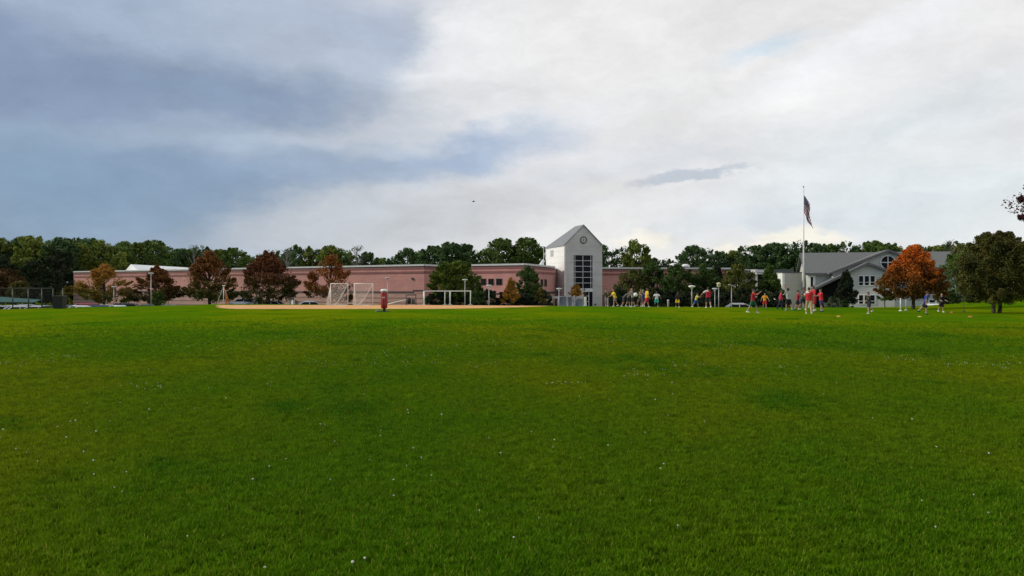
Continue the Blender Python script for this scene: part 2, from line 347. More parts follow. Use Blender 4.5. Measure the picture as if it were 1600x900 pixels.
def leaf_mat(name, c, c2, top=None, ztop=None, var=0.35, tr=0.25, zspan=1.5):
    """leaf colours: per leaf tint, clumped noise, and (autumn) leaves that have turned from a height on"""
    m = bpy.data.materials.new(name); m.use_nodes = True; t = m.node_tree; b = t.nodes['Principled BSDF']
    b.inputs['Roughness'].default_value = 0.7; b.inputs['Specular IOR Level'].default_value = 0.2
    tcn = t.nodes.new('ShaderNodeTexCoord'); nz = t.nodes.new('ShaderNodeTexNoise'); nz.inputs['Scale'].default_value = 0.7; nz.inputs['Detail'].default_value = 4
    t.links.new(tcn.outputs['Object'], nz.inputs['Vector'])
    def mix(a, cc, f):
        n = t.nodes.new('ShaderNodeMix'); n.data_type = 'RGBA'
        for s, v in ((n.inputs[6], a), (n.inputs[7], cc), (n.inputs[0], f)):
            if isinstance(v, (tuple, float, int)): s.default_value = v
            else: t.links.new(v, s)
        return n.outputs[2]
    def ramp(s, a, b_):
        mr = t.nodes.new('ShaderNodeMapRange'); t.links.new(s, mr.inputs[0]); mr.inputs['From Min'].default_value = a; mr.inputs['From Max'].default_value = b_; return mr.outputs[0]
    col = mix((*c, 1), (*c2, 1), ramp(nz.outputs[0], 0.35, 0.65))
    if top is not None:
        sp = t.nodes.new('ShaderNodeSeparateXYZ'); t.links.new(tcn.outputs['Object'], sp.inputs[0])
        jit = t.nodes.new('ShaderNodeMath'); jit.operation = 'MULTIPLY_ADD'; t.links.new(nz.outputs[0], jit.inputs[0]); jit.inputs[1].default_value = 3.0; t.links.new(sp.outputs[2], jit.inputs[2])
        col = mix(col, (*top, 1), ramp(jit.outputs[0], ztop + 1.5 - zspan / 2, ztop + 1.5 + zspan / 2))
    at = t.nodes.new('ShaderNodeAttribute'); at.attribute_name = 'tint'
    oi = t.nodes.new('ShaderNodeObjectInfo')
    mr = t.nodes.new('ShaderNodeMapRange'); t.links.new(at.outputs['Fac'], mr.inputs[0]); mr.inputs['To Min'].default_value = 1 - var; mr.inputs['To Max'].default_value = 1 + var
    mo = t.nodes.new('ShaderNodeMapRange'); t.links.new(oi.outputs['Random'], mo.inputs[0]); mo.inputs['To Min'].default_value = 0.8; mo.inputs['To Max'].default_value = 1.2
    mm = t.nodes.new('ShaderNodeMath'); mm.operation = 'MULTIPLY'; t.links.new(mr.outputs[0], mm.inputs[0]); t.links.new(mo.outputs[0], mm.inputs[1])
    vm = t.nodes.new('ShaderNodeVectorMath'); vm.operation = 'SCALE'; t.links.new(col, vm.inputs[0]); t.links.new(mm.outputs[0], vm.inputs['Scale'])
    t.links.new(vm.outputs[0], b.inputs['Base Color'])
    trn = t.nodes.new('ShaderNodeBsdfTranslucent'); t.links.new(vm.outputs[0], trn.inputs[0])
    ms = t.nodes.new('ShaderNodeMixShader'); ms.inputs[0].default_value = tr
    t.links.new(b.outputs[0], ms.inputs[1]); t.links.new(trn.outputs[0], ms.inputs[2]); t.links.new(ms.outputs[0], t.nodes['Material Output'].inputs[0])
    return m

# ------------------------------------------------------------ terrain
ys = np.concatenate([np.arange(-120, 50, 10), np.arange(50, 120, 1.25), np.arange(120, 320, 8), np.geomspace(330, 3500, 24)])
xs = np.concatenate([-np.geomspace(130, 3500, 20)[::-1], np.arange(-120, 121, 2.0), np.geomspace(130, 3500, 20)])
X, Y = np.meshgrid(xs, ys); Z = ground(X, Y)
nx = len(xs); ny = len(ys)
me = bpy.data.meshes.new("lawn")
vv = np.stack([X.ravel(), Y.ravel(), Z.ravel()], 1)
I = np.arange(nx * ny).reshape(ny, nx); F = np.stack([I[:-1, :-1], I[:-1, 1:], I[1:, 1:], I[1:, :-1]], -1).reshape(-1, 4)
me.from_pydata(vv.tolist(), [], F.tolist()); me.shade_smooth()
setp(link("ground", me, M['grass']), kind='structure')
def sheet(name, mt, outline, dz, step=1.0):
    """flat-lying sheet following the terrain: outline is a list of (y, xmin, xmax)"""
    v = []; f = []; nn = 40
    for (y, a, b) in outline:
        for i in range(nn + 1):
            x = a + (b - a) * i / nn; v.append((x, y, gz(x, y) + dz))
    for r in range(len(outline) - 1):
        for i in range(nn): q = r * (nn + 1) + i; f.append((q, q + 1, q + nn + 2, q + nn + 1))
    me = bpy.data.meshes.new(name); me.from_pydata(v, [], f); me.shade_smooth()
    return setp(link(name, me, mt), kind='structure')
rs = random.Random(5)
rows = []
for i in range(41):
    k = i / 40; y = 65.2 + k * (81.0 - 65.2)
    xl = -0.366 * y + 1.5 * math.exp(-k * 9) + rs.uniform(-.3, .3)
    xr = -8.0 + (k ** 0.55) * 14.0 + rs.uniform(-.25, .25)
    rows.append((y, xl, xr))
sheet("sand_infield", M['sand'], rows, 0.008)
sheet("parking_lot", M['asphalt'], [(y, -150 if y > 95 else -110, -9) for y in range(98, 129, 3)], 0.02)
sheet("plaza_paving", M['concrete'], [(y, -6, 24) for y in range(92, 140, 4)], 0.02)
sheet("driveway", M['asphalt'], [(y, 24.5, 90) for y in range(96, 124, 3)], 0.02)

# ------------------------------------------------------------ school building
def V2(x, y): return Vector((x, y))
A = V2(-98.7, 181); B = V2(-14.2, 130); u = (B - A).normalized(); n = V2(-u.y, u.x)   # n points to the back
Cc = B + n * 4.76; Dd = Cc + u * 16.05; E = V2(7.5, 141.0); G = V2(8.3, 147.3)
ZT = 5.64
school = thing("school_building", "long low pink block school building with pale roof edge and dark stripe", "building", (0, 0, 0))
plan = [A, B, Cc, Dd, E, G, V2(9, 168), V2(-60, 236), V2(-84, 240)]
MB().prism(plan, -2.6, 5.2).build("wall", M['pink'], school)
def along(p, q, a0, a1, z0, z1, out0, out1, mb=None):
    """box on the outer face of wall p->q (outside is to the right-hand side seen from above walking p to q)"""
    mb = mb or MB(); d = (q - p).normalized(); o = V2(d.y, -d.x)
    pts = [p + d * a0 + o * out0, p + d * a1 + o * out0, p + d * a1 + o * out1, p + d * a0 + o * out1]
    return mb.prism(pts, z0, z1)
walls = [(A, B), (B, Cc), (Cc, Dd), (Dd, E)]
def ring(z0, z1, out, inn=-0.3, m=None, name='band', ws=walls):
    mb = MB()
    for (p, q) in ws:
        Lw = (q - p).length
        along(p, q, 0.0, Lw, z0, z1, inn, out, mb)
    return mb.build(name, m, school)
ring(5.2, 5.38, 0.02, m=M['darkmetal'], name='soffit')
ring(5.38, 5.66, 0.14, m=M['coping'], name='coping')
ring(4.85, 5.2, 0.05, m=M['pinkband'], name='band')
ring(4.18, 4.52, 0.07, m=M['pinkband'], name='band')
LAB = (B - A).length
# dark stripe that steps up near the corner, buff blockwork below it
mb = MB(); along(A, B, 0, LAB - 2.2, 0.98, 1.26, -.1, .05, mb); along(A, B, LAB - 2.2, LAB + .05, 1.25, 1.5, -.1, .055, mb); along(A, B, LAB - 2.3, LAB - 2.15, 1.0, 1.45, -.1, .06, mb)
along(B, Cc, 0, 4.7, 1.25, 1.5, -.1, .05, mb); along(Cc, Dd, 0, 16, 0.7, 1.0, -.1, .05, mb); along(Dd, E, 0, 16.2, 0.9, 1.2, -.1, .05, mb)
mb.build('dark_stripe', M['darkmetal'], school)
mb = MB(); along(A, B, 0, LAB, -2.5, .98, -.1, .03, mb); along(Cc, Dd, 0, 16.05, -2, .7, -.1, .03, mb); along(Dd, E, 0, 16, -2, .9, -.1, .03, mb)
mb.build('lower_wall', M['pinklow'], school)
mb = MB()
back = plan[:]
MB().prism([p + V2(0, 0.3) for p in plan], 5.2, 5.42).build('roof', M['whiteroof'], school)
def window(p, q, a0, a1, z0, z1, parent, rows_=1, cols=1, fm=None, out=0.03):
    d = (q - p).normalized(); o = V2(d.y, -d.x)
    g = along(p, q, a0, a1, z0, z1, -.1, out).build('window', M['glass'], parent)
    f = MB(); w = 0.06; fo = out + 0.04
    along(p, q, a0 - w, a1 + w, z1, z1 + w, 0, fo, f); along(p, q, a0 - w, a1 + w, z0 - w, z0, 0, fo, f)
    along(p, q, a0 - w, a0, z0, z1, 0, fo, f); along(p, q, a1, a1 + w, z0, z1, 0, fo, f)
    for i in range(1, cols): x = a0 + (a1 - a0) * i / cols; along(p, q, x - .03, x + .03, z0, z1, 0, fo - .01, f)
    for i in range(1, rows_): z = z0 + (z1 - z0) * i / rows_; along(p, q, a0, a1, z - .03, z + .03, 0, fo - .012, f)
    f.build('frame', fm or M['mullion'], g); return g
def a_at(p, q, px):
    """distance along wall p->q of the point seen at photo column px"""
    d = (q - p).normalized(); k = (px - 800) / FPX
    return (k * p.y - p.x) / (d.x - k * d.y)
def z_at(p, q, px, py):
    a = a_at(p, q, px); d = (q - p).normalized(); return CZ - (py - HY) / FPX * (p.y + d.y * a)
dk = M['darkmetal']
for (x0, x1) in ((751.5, 759), (763.7, 771), (776, 784)):
    window(Cc, Dd, a_at(Cc, Dd, x0), a_at(Cc, Dd, x1), z_at(Cc, Dd, x0, 445), z_at(Cc, Dd, x0, 436), school, 1, 2, dk)
for (x0, x1) in ((844.8, 848.2), (850.6, 853.8)):
    window(Dd, E, a_at(Dd, E, x0), a_at(Dd, E, x1), z_at(Dd, E, x0, 447), z_at(Dd, E, x0, 437), school, 1, 1, dk)
# grey service door and small wall lamp
a0 = a_at(A, B, 452.5); a1 = a_at(A, B, 458)
dr = along(A, B, a0, a1, -1.6, z_at(A, B, 452, 467), 0, .06).build('door', mat('grey_door', (0.10, 0.12, 0.12), .5), school)
along(A, B, a1 - .25, a1 - .15, -.6, -.5, .06, .14).build('handle', M['chrome'], dr)
along(A, B, a_at(A, B, 458.5), a_at(A, B, 461), -1.6, z_at(A, B, 460, 467), .03, .5).build('downpipe_cover', M['white'], school)
aw = a_at(A, B, 645); along(A, B, aw - .12, aw + .12, 3.15, 3.5, .0, .22).build('wall_lamp', M['darkmetal'], school)
# raised white roof running away behind the parapet
R0 = Vector((-92.5, 195, 7.65)); R1 = Vector((-88.7, 237, 7.65))
mb = MB(); Lf0 = Vector((-97, 200, 5.3)); Rt0 = Vector((-86.5, 188, 5.3)); Lf1 = Vector((-99, 240, 5.3)); Rt1 = Vector((-74, 238, 5.3))
mb.v = [tuple(p) for p in (R0, R1, Lf0, Lf1, Rt0, Rt1)]
mb.f = [(0, 2, 4), (0, 4, 5, 1), (0, 1, 3, 2), (1, 5, 3), (2, 3, 5, 4)]
mb.build('raised_roof', M['whiteroof'], school)
mb = MB(); q0, q1 = P(838, 416, 158), P(850, 416, 158)
mb.v = [(q0.x, 158, 5.3), (q1.x, 158, 5.3), (q1.x, 158, P(850, 404, 158).z), (q0.x, 170, 5.3), (q1.x, 170, 5.3), (q1.x, 170, P(850, 404, 158).z)]
mb.f = [(0, 1, 2), (3, 5, 4), (0, 2, 5, 3), (1, 4, 5, 2), (0, 3, 4, 1)]
mb.build('roof_monitor', M['whiteroof'], school)

# east wing behind the orange-green trees
wing = thing("school_wing", "shaded pink block wing adjoining the clock tower beyond the olive trees", "building", (0, 0, 0))
W0 = V2(15.6, 147.2); W1 = V2(41.6, 151)
MB().prism([W0, W1, V2(42, 175), V2(14.5, 175)], -2, 5.2).build('wall', M['pink'], wing)
for (z0, z1, o_, m_, nm) in ((5.2, 5.35, .02, M['darkmetal'], 'soffit'), (5.35, 5.64, .14, M['coping'], 'coping'), (4.85, 5.2, .05, M['pinkband'], 'band'), (4.15, 4.5, .06, M['pinkband'], 'band'), (-2, .7, .04, M['pinkband'], 'lower_wall')):
    along(W0, W1, 0, (W1 - W0).length, z0, z1, -.3, o_).build(nm, m_, wing)
MB().prism([W0 + V2(0, .3), W1 + V2(0, .3), V2(42, 175), V2(14.5, 175)], 5.2, 5.42).build('roof', M['darkroof'], wing)
def vent(px, top, w, h, d, dome, label):
    t = thing('rooftop_vent', label, 'vent', (P(px, 0, d).x, d, 5.42))
    if dome:
        MB().box(-w * .42, w * .42, -w * .4, w * .4, 0, h * .55).build('housing', M['coping'], t)
        MB().lathe([(w * .5, h * .5), (w * .52, h * .6), (w * .46, h * .8), (w * .25, h * .96), (.03, h)], 14).build('hood', M['whiteroof'], t, True)
    else:
        MB().lathe([(w * .3, 0), (w * .3, h * .75)], 12).build('duct', M['greymetal'], t, True)
        MB().lathe([(w * .5, h * .7), (w * .5, h * .85), (.05, h)], 12).build('cap', M['greymetal'], t, True)
    return t
vent(968, 0, .9, 1.1, 156, False, 'slim grey capped roof vent just beside the clock tower')
vent(958.5, 0, .6, .55, 157, False, 'short stubby grey roof vent between the clock tower and taller slim vent')
vent(1053, 0, 1.7, 1.35, 158, True, 'white domed rooftop unit nearer the clock tower, above dark trees')
vent(1071, 0, 1.7, 1.15, 158, True, 'lower white domed rooftop unit farther from the clock tower')

# ------------------------------------------------------------ clock tower
TH = math.atan2(0.27, 0.963)
tower = thing("clock_tower", "tall pale gabled entrance tower with round clock and gridded window", "building", (9.14, 140, 0), TH)
TW, TD, ZE, ZP = 7.05, 10.4, 9.35, 12.8
wa0, wa1, wz0, wz1 = 1.72, 5.23, 1.72, 7.6       # big window opening
th = 0.35
dz1 = 1.2                                        # door opening under the canopy, same right edge
mb = MB()
def fr(pts, y0=0, d=th): mb.extr([(a, y0, z) for (a, z) in pts], (0, d, 0))
fr([(0, -2), (wa0, -2), (wa0, ZE), (0, ZE)]); fr([(wa1, -2), (TW, -2), (TW, ZE), (wa1, ZE)])
fr([(wa0, wz1), (wa1, wz1), (wa1, ZE), (wa0, ZE)]); fr([(0, ZE), (TW, ZE), (TW / 2, ZP)])
fr([(wa0, -2), (3.65, -2), (3.65, wz0), (wa0, wz0)]); 
mb.build('front_wall', M['towerf'], tower)
MB().box(3.65, wa1, -.25, th, 1.15, wz0 - .003).build('canopy', M['mullion'], tower)
mb = MB(); mb.box(0, th, th, TD - th, -2, ZE); mb.box(TW - th, TW, th, TD - th, -2, ZE); mb.extr([(0, TD - th, -2), (TW, TD - th, -2), (TW, TD - th, ZE), (0, TD - th, ZE)], (0, th, 0))
mb.build('side_wall', M['towerw'], tower)
# slim quoin on the lit corner
MB().box(-.03, .22, -.03, .3, -2, ZE - .01).build('corner_trim', mat('cream_quoin', (.66, .60, .54), .7), tower)
# roof, two pitched slabs with a thin overhang
ov = .18; sl = (ZP - ZE) / (TW / 2); t_ = .16
ze = ZE - ov * sl; RB = 4.3; hy = TD + ov
def rslab(pts):
    m2 = MB(); k_ = len(pts); m2.v = [tuple(p) for p in pts] + [(p[0], p[1], p[2] + t_) for p in pts]
    m2.f = [tuple(range(k_)), tuple(range(k_, 2 * k_))] + [(i, (i + 1) % k_, k_ + (i + 1) % k_, k_ + i) for i in range(k_)]
    m2.build('roof', M['towerroof'], tower)
rslab([(-ov, -ov, ze), (TW / 2, -ov, ZP), (TW / 2, RB, ZP), (-ov, hy, ze)])
rslab([(TW + ov, -ov, ze), (TW / 2, -ov, ZP), (TW / 2, RB, ZP), (TW + ov, hy, ze)])
rslab([(-ov, hy, ze), (TW / 2, RB, ZP), (TW + ov, hy, ze)])
# window
gl = MB().box(wa0, wa1, .18, .24, wz0, wz1).build('window', M['glass'], tower)
mb = MB(); zs = [wz0, 2.56, 3.54, 4.6, 5.55, 6.53, wz1]
zl = [wz0 + (wz1 - wz0) * k / 6 for k in range(7)]
for z in zl: mb.box(wa0, wa1, .06, .15, z - .04, z + .04)
mb.build('transom', M['mullion'], gl)
for a in (wa0 + .24, (wa0 + wa1) / 2 - .03, wa1 - .30): MB().box(a - .04, a + .04, .05, .16, wz0, wz1).build('mullion', M['mullion'], gl)
# entrance
MB().box(3.65, wa1, .2, .25, -1.6, 1.15).build('doorway_glass', M['glass'], tower)
mb = MB(); mb.box(3.75, 3.87, .05, .17, -1.6, .35); mb.box(4.5, 4.62, .05, .17, -1.6, 1.15); mb.box(3.75, 4.62, .06, .16, .35, .47); mb.box(3.75, 4.6, .06, .16, -.6, -.5); mb.box(3.75, 4.6, .06, .16, -1.6, -1.4)
mb.build('door', M['mullion'], tower)
# clock
cl = MB(); CA, CZ2, CR = TW / 2, 10.24, .60
cl.v = []; b = MB()
def disc(r0, r1, y, mname, nm, par):
    m2 = MB(); nn = 40
    if r0 <= 0:
        m2.extr([(CA + r1 * math.cos(2 * math.pi * i / nn), y, CZ2 + r1 * math.sin(2 * math.pi * i / nn)) for i in range(nn)], (0, .06, 0))
    else:
        for i in range(nn):
            a, a2 = 2 * math.pi * i / nn, 2 * math.pi * (i + 1) / nn
            m2.extr([(CA + r * math.cos(t), y, CZ2 + r * math.sin(t)) for (r, t) in ((r0, a), (r1, a), (r1, a2), (r0, a2))], (0, .05, 0))
    return m2.build(nm, mname, par)
cf = disc(0, CR, -.06, mat('grey_clock_face', (.5, .5, .49), .6), 'clock', tower)
disc(CR - .10, CR + .03, -.11, M['darkmetal'], 'ring', cf)
for k in range(12):
    a = k * math.pi / 6; MB().tube((CA + .40 * math.cos(a), -.075, CZ2 + .40 * math.sin(a)), (CA + .52 * math.cos(a), -.075, CZ2 + .52 * math.sin(a)), .03 if k % 3 else .045, n=4).build('hour_mark', M['darkmetal'], cf)
mb = MB(); mb.box(CA - .5, CA + .5, -.085, -.065, CZ2 - .02, CZ2 + .02); mb.box(CA - .02, CA + .02, -.088, -.066, CZ2 - .5, CZ2 + .5); mb.build('cross_bars', M['darkmetal'], cf)
MB().tube((CA, -.1, CZ2 - .1), (CA + .02, -.1, CZ2 + .38), .03, .015, 4).build('hand', M['darkmetal'], cf)
MB().tube((CA - .08, -.11, CZ2), (CA + .28, -.11, CZ2 + .02), .035, .02, 4).build('hand', M['darkmetal'], cf)
mb = MB().box(-.04, 0, 6.0, 7.7, 7.55, 8.7); lv = mb.build('louvre', mat('grey_louvre', (.36, .37, .38), .5), tower)
MB().box(5.6, 5.85, -.1, .0, -1.2, -.95).build('wall_box', M['black'], tower)

mast = thing('antenna_mast', 'thin pale pole rising from the pink wing roof beside the clock tower', 'mast', (P(849.5, 0, 150).x, 150, 5.42))
MB().tube((0, 0, 0), (0, 0, P(0, 388, 150).z - 5.42), .07, .05).build('pole', M['coping'], mast)
MB().tube((0, 0, P(0, 388, 150).z - 5.42), (0, 0, P(0, 387, 150).z - 5.42 + .05), .12, .1).build('cap', M['coping'], mast)

# ------------------------------------------------------------ connector and tan block
conn = thing('connector_building', 'low grey link building with white canopies and dark openings behind trees', 'building', (0, 0, 0))
p0 = P(1158, 452, 142); p1 = P(1181, 452, 142)
MB().box(p0.x, p1.x, 142, 160, -2, P(0, 422.5, 142).z).build('wall', mat('mauve_grey_wall', (.30, .25, .24), .8), conn)
MB().box(p0.x - .5, p1.x + .3, 141.7, 160, P(0, 422.5, 142).z, P(0, 420.8, 142).z).build('roof', M['coping'], conn)
p2 = P(1183, 452, 140); p3 = P(1226, 452, 140)
MB().box(p2.x, p3.x, 144, 160, -2, 4.6).build('recess', M['glass'], conn)
MB().box(p2.x - .6, P(1197, 0, 140).x, 139, 150, P(0, 425.2, 140).z, P(0, 422, 140).z + .05).build('canopy', M['coping'], conn)
MB().box(p2.x - .6, P(1194, 0, 140).x, 138.2, 149.8, P(0, 428.7, 140).z, P(0, 426, 140).z).build('canopy', M['coping'], conn)
for px in (1182.5, 1196): MB().box(P(px, 0, 139).x - .13, P(px, 0, 139).x + .13, 138.9, 139.15, -1.6, P(0, 428.7, 140).z - .003).build('column', M['coping'], conn)
MB().box(P(1212, 0, 140).x, P(1226, 0, 140).x, 139.5, 144, P(0, 428.5, 140).z, P(0, 425.5, 140).z).build('canopy', M['coping'], conn)
MB().box(P(1214, 0, 140).x, P(1222, 0, 140).x, 140.5, 144, P(0, 436, 140).z, P(0, 434.8, 140).z).build('rail', M['coping'], conn)
MB().box(P(1212, 0, 141).x, P(1256, 0, 141).x, 146, 160, 4.2, P(0, 420.8, 146).z).build('upper_roof', M['shingle'], conn)

tanb = thing('stair_block', 'plain tan panelled flat roofed block beside the grey shingled hall', 'building', (P(1222.5, 0, 137.5).x, 137.5, 0), R(13.6))
wT = 3.75
MB().box(0, wT, 0, 6, -2, 4.35).build('wall', M['tan'], tanb)
MB().box(-.04, wT + .02, -.04, 6, 4.35, 4.55).build('coping', M['fascia'], tanb)
MB().box(-.03, .42, -.03, 3.5, -2, 4.34).build('lit_edge_panel', M['trim'], tanb)  # white strip paints the sunlit left edge of the block

# ------------------------------------------------------------ shingled hall
ang = math.atan2(-.235, .972)
hall = thing('shingled_hall', 'white sided hall with grey shingle roof, round window and long sloping porch roof', 'building', (49.7, 135, 0), ang)
LZ = 4.2; RZ = 7.8; HA = 23.0
m2 = MB()
m2.box(0, HA, 0, 14, -2, LZ); m2.extr([(.05, 0, LZ), (.05, 14, LZ), (.05, 7, RZ - .25)], (HA - .1, 0, 0)); m2.build('wall', M['siding'], hall)
def slab(p, q, t, d, nm='roof', mt=None):   # roof slab: p,q section points (x,z) swept along y
    pass
rt = .22
m2 = MB(); m2.extr([(-.5, -.6, LZ - .1), (-.5, 7, RZ), (-.5, 7, RZ + rt), (-.5, -.6, LZ - .1 + rt)], (HA + 1, 0, 0)); m2.build('roof', M['shingle'], hall)
m2 = MB(); m2.extr([(-.5, 14.6, LZ - .1), (-.5, 7, RZ), (-.5, 7, RZ + rt), (-.5, 14.6, LZ - .1 + rt)], (HA + 1, 0, 0)); m2.build('roof', M['shingle'], hall)
m2 = MB(); m2.box(-.5, HA + .5, -.72, -.6, LZ - .28, LZ + .12); m2.build('fascia', M['fascia'], hall)
m2 = MB(); m2.extr([(-.6, -.7, LZ - .25), (-.6, 7, RZ - .1), (-.6, 7, RZ + .26), (-.6, -.7, LZ + .12)], (.1, 0, 0)); m2.build('gable_board', M['fascia'], hall)
# main cross gable with the round window
ga, gz_, gs, gv = 12.05, 7.82, .41, -2.0
el_, er_ = 3.25, 20.85
m2 = MB(); m2.extr([(el_ + .4, gv, -2), (er_ - .4, gv, -2), (er_ - .4, gv, gz_ - gs * (er_ - ga) + .1), (ga, gv, gz_ - .1), (el_ + .4, gv, gz_ - gs * (ga - el_) + .1)], (0, 2.2, 0)); m2.build('gable_wall', M['siding'], hall)
for e in (el_ - .3, er_ + .3):
    ze = gz_ - gs * abs(ga - e)
    m2 = MB(); m2.extr([(e, gv - .6, ze), (ga, gv - .6, gz_), (ga, gv - .6, gz_ + rt), (e, gv - .6, ze + rt)], (0, 9.2, 0)); m2.build('roof', M['shingle'], hall)
    m2 = MB(); m2.extr([(e, gv - .7, ze - .12), (ga, gv - .7, gz_ - .12), (ga, gv - .7, gz_ + .2), (e, gv - .7, ze + .2)], (0, .1, 0)); m2.build('rake_board', M['fascia'], hall)
rcx, rcz, rr = 12.0, 1.6 + 42 * 130.2 / FPX, 1.03
m2 = MB(); m2.extr([(rcx + rr * math.cos(2 * math.pi * i / 36), gv - .08, rcz + rr * math.sin(2 * math.pi * i / 36)) for i in range(36)], (0, .06, 0)); rw = m2.build('round_window', M['glass'], hall)
m2 = MB()
for i in range(36):
    a, a2 = 2 * math.pi * i / 36, 2 * math.pi * (i + 1) / 36
    m2.extr([(rcx + r * math.cos(t), gv - .12, rcz + r * math.sin(t)) for (r, t) in ((rr, a), (rr + .13, a), (rr + .13, a2), (rr, a2))], (0, .1, 0))
m2.box(rcx - .06, rcx + .06, gv - .14, gv - .1, rcz - rr, rcz + rr); m2.box(rcx - rr, rcx + rr, gv - .15, gv - .11, rcz - .06, rcz + .06)
m2.build('frame', M['trim'], rw)
# front gable with the long slope over the porch
fa, fz, fv = 8.36, 5.68, -5.0; fl, flz = .47, 1.6; frr, frz = 12.7, 3.95
m2 = MB(); m2.extr([(5.5, fv, -2), (12.4, fv, -2), (12.4, fv, frz - .1), (fa, fv, fz - .12), (5.5, fv, fz - .52 * (fa - 5.5) - .1)], (0, 4, 0)); m2.build('front_wall', M['siding'], hall)
m2 = MB(); m2.extr([(fl, fv - .5, flz), (fa, fv - .5, fz), (fa, fv - .5, fz + .25), (fl - .1, fv - .5, flz + .22)], (0, 5.5, 0)); m2.build('porch_roof', M['shingle'], hall)
m2 = MB(); m2.extr([(frr, fv - .5, frz), (fa, fv - .5, fz), (fa, fv - .5, fz + .25), (frr, fv - .5, frz + .25)], (0, 4.5, 0)); m2.build('porch_roof', M['shingle'], hall)
m2 = MB(); m2.extr([(fl - .1, fv - .62, flz - .15), (fa, fv - .62, fz - .15), (fa, fv - .62, fz + .2), (fl - .1, fv - .62, flz + .18)], (0, .11, 0)); m2.build('rake_board', M['fascia'], hall)
m2 = MB(); m2.extr([(frr, fv - .62, frz - .15), (fa, fv - .62, fz - .15), (fa, fv - .62, fz + .2), (frr, fv - .62, frz + .2)], (0, .11, 0)); m2.build('rake_board', M['fascia'], hall)
MB().box(.9, 5.5, -3.0, -.05, -2, 1.2).build('porch_shade_block', M['void'], hall)  # solid black block in place of the shaded porch interior
m2 = MB(); m2.extr([(1.6, -4.6, 1.9), (5.5, -4.6, 3.9), (5.5, -4.6, -1.6), (1.6, -4.6, -1.6)], (0, .1, 0)); m2.build('porch_shade_sheet', M['void'], hall)  # black sheet painting the shade below the long slope
# low wall wing going right under the maple
MB().box(12.4, 22.6, -4.2, -1.9, -2, .9).build('low_wing_wall', M['siding'], hall)
m2 = MB(); m2.extr([(12.35, -4.7, .9), (12.35, -1.9, 2.3), (12.35, -1.9, 2.5), (12.35, -4.7, 1.1)], (10.6, 0, 0)); m2.build('low_wing_roof', M['shingle'], hall)
def hwin(a0, a1, z0, z1, v, cols=1, sill=True):
    g = MB().box(a0, a1, v - .03, v + .02, z0, z1).build('window', M['glass'], hall)
    f = MB(); w = .09
    f.box(a0 - w, a1 + w, v - .09, v, z1, z1 + w); f.box(a0 - w, a1 + w, v - .09, v, z0 - w, z0); f.box(a0 - w, a0, v - .08, v, z0, z1); f.box(a1, a1 + w, v - .08, v, z0, z1)
    zc = z0 + (z1 - z0) * .32; f.box(a0, a1, v - .07, v - .03, zc - .035, zc + .035)
    f.build('frame', M['trim'], g)
for (za, zb) in ((2.25, 3.72), (-.72, .66)):
    for k in range(3): hwin(7.12 + k * .86, 7.12 + k * .86 + .62, za, zb, fv)
for k in range(3): hwin(17.6 + k * 1.05, 17.6 + k * 1.05 + .8, -.75, -.1, -4.2)
# near corner with a tall window, light from the left put into a whiter bay
MB().box(.05, 1.15, -.35, 0, -2, LZ - .35).build('lit_corner_bay', M['trim'], hall)
g = MB().box(.38, .78, -.4, -.3, 2.0, 3.65).build('window', M['glass'], hall); f = MB(); f.box(.3, .38, -.44, -.35, 1.92, 3.73); f.box(.78, .86, -.44, -.35, 1.92, 3.73); f.box(.38, .78, -.43, -.35, 3.65, 3.73); f.box(.38, .78, -.43, -.35, 1.92, 2.0); f.build('frame', M['trim'], g)
m2 = MB(); m2.extr([(-.1, -.5, LZ - .35), (1.3, -.5, LZ - .35), (.6, -.5, LZ + .25)], (0, .5, 0)); m2.build('bay_gable', M['trim'], hall)

# ------------------------------------------------------------ trees
def leaves_mesh(name, rng, clumps, per, size, flat=0.6, aspect=1.4):
    """leaf-sized quads spread through each clump; clumps = (x, y, z, r)"""
    cs = np.array(clumps); k = len(cs); tot = k * per
    c = np.repeat(cs[:, :3], per, 0); r = np.repeat(cs[:, 3], per)
    d = rng.normal(size=(tot, 3)); d /= np.linalg.norm(d, axis=1)[:, None] + 1e-9
    rad = r * rng.uniform(0.25, 1.0, tot) ** 0.6
    pos = c + d * rad[:, None] * np.array([1, 1, 0.78])
    nrm = d * 0.5 + rng.normal(size=(tot, 3)) * 0.7; nrm[:, 2] += flat; nrm /= np.linalg.norm(nrm, axis=1)[:, None] + 1e-9
    ref = rng.normal(size=(tot, 3)); a = np.cross(nrm, ref); a /= np.linalg.norm(a, axis=1)[:, None] + 1e-9; b = np.cross(nrm, a)
    s = size * rng.uniform(0.6, 1.25, tot)[:, None]
    v = np.stack([pos - a * s * .5 * aspect, pos - b * s * .42, pos + a * s * .5 * aspect, pos + b * s * .42], 1).reshape(-1, 3)
    me = bpy.data.meshes.new(name); me.vertices.add(len(v)); me.vertices.foreach_set('co', v.ravel())
    me.loops.add(tot * 4); me.loops.foreach_set('vertex_index', np.arange(tot * 4, dtype=np.int32))
    me.polygons.add(tot); me.polygons.foreach_set('loop_start', np.arange(0, tot * 4, 4, dtype=np.int32))
    tint = np.clip(np.repeat(rng.uniform(0, 1, k), per) * 0.6 + rng.uniform(0, 1, tot) * .4, 0, 1)
    at = me.attributes.new('tint', 'FLOAT', 'FACE'); at.data.foreach_set('value', tint)
    me.update(); me.validate(); return me
PROF = {'round': ([-1, -.7, -.1, .5, .85, 1], [.45, .86, 1, .84, .5, .15]),
        'spread': ([-1, -.75, -.35, .2, .7, 1], [.50, .90, 1, .72, .34, .06]),
        'cone': ([-1, -.7, 0, 1], [.75, 1, .66, .06]),
        'wood': ([-1, -.5, .1, .6, .9, 1], [.55, .85, 1, .85, .5, .15])}
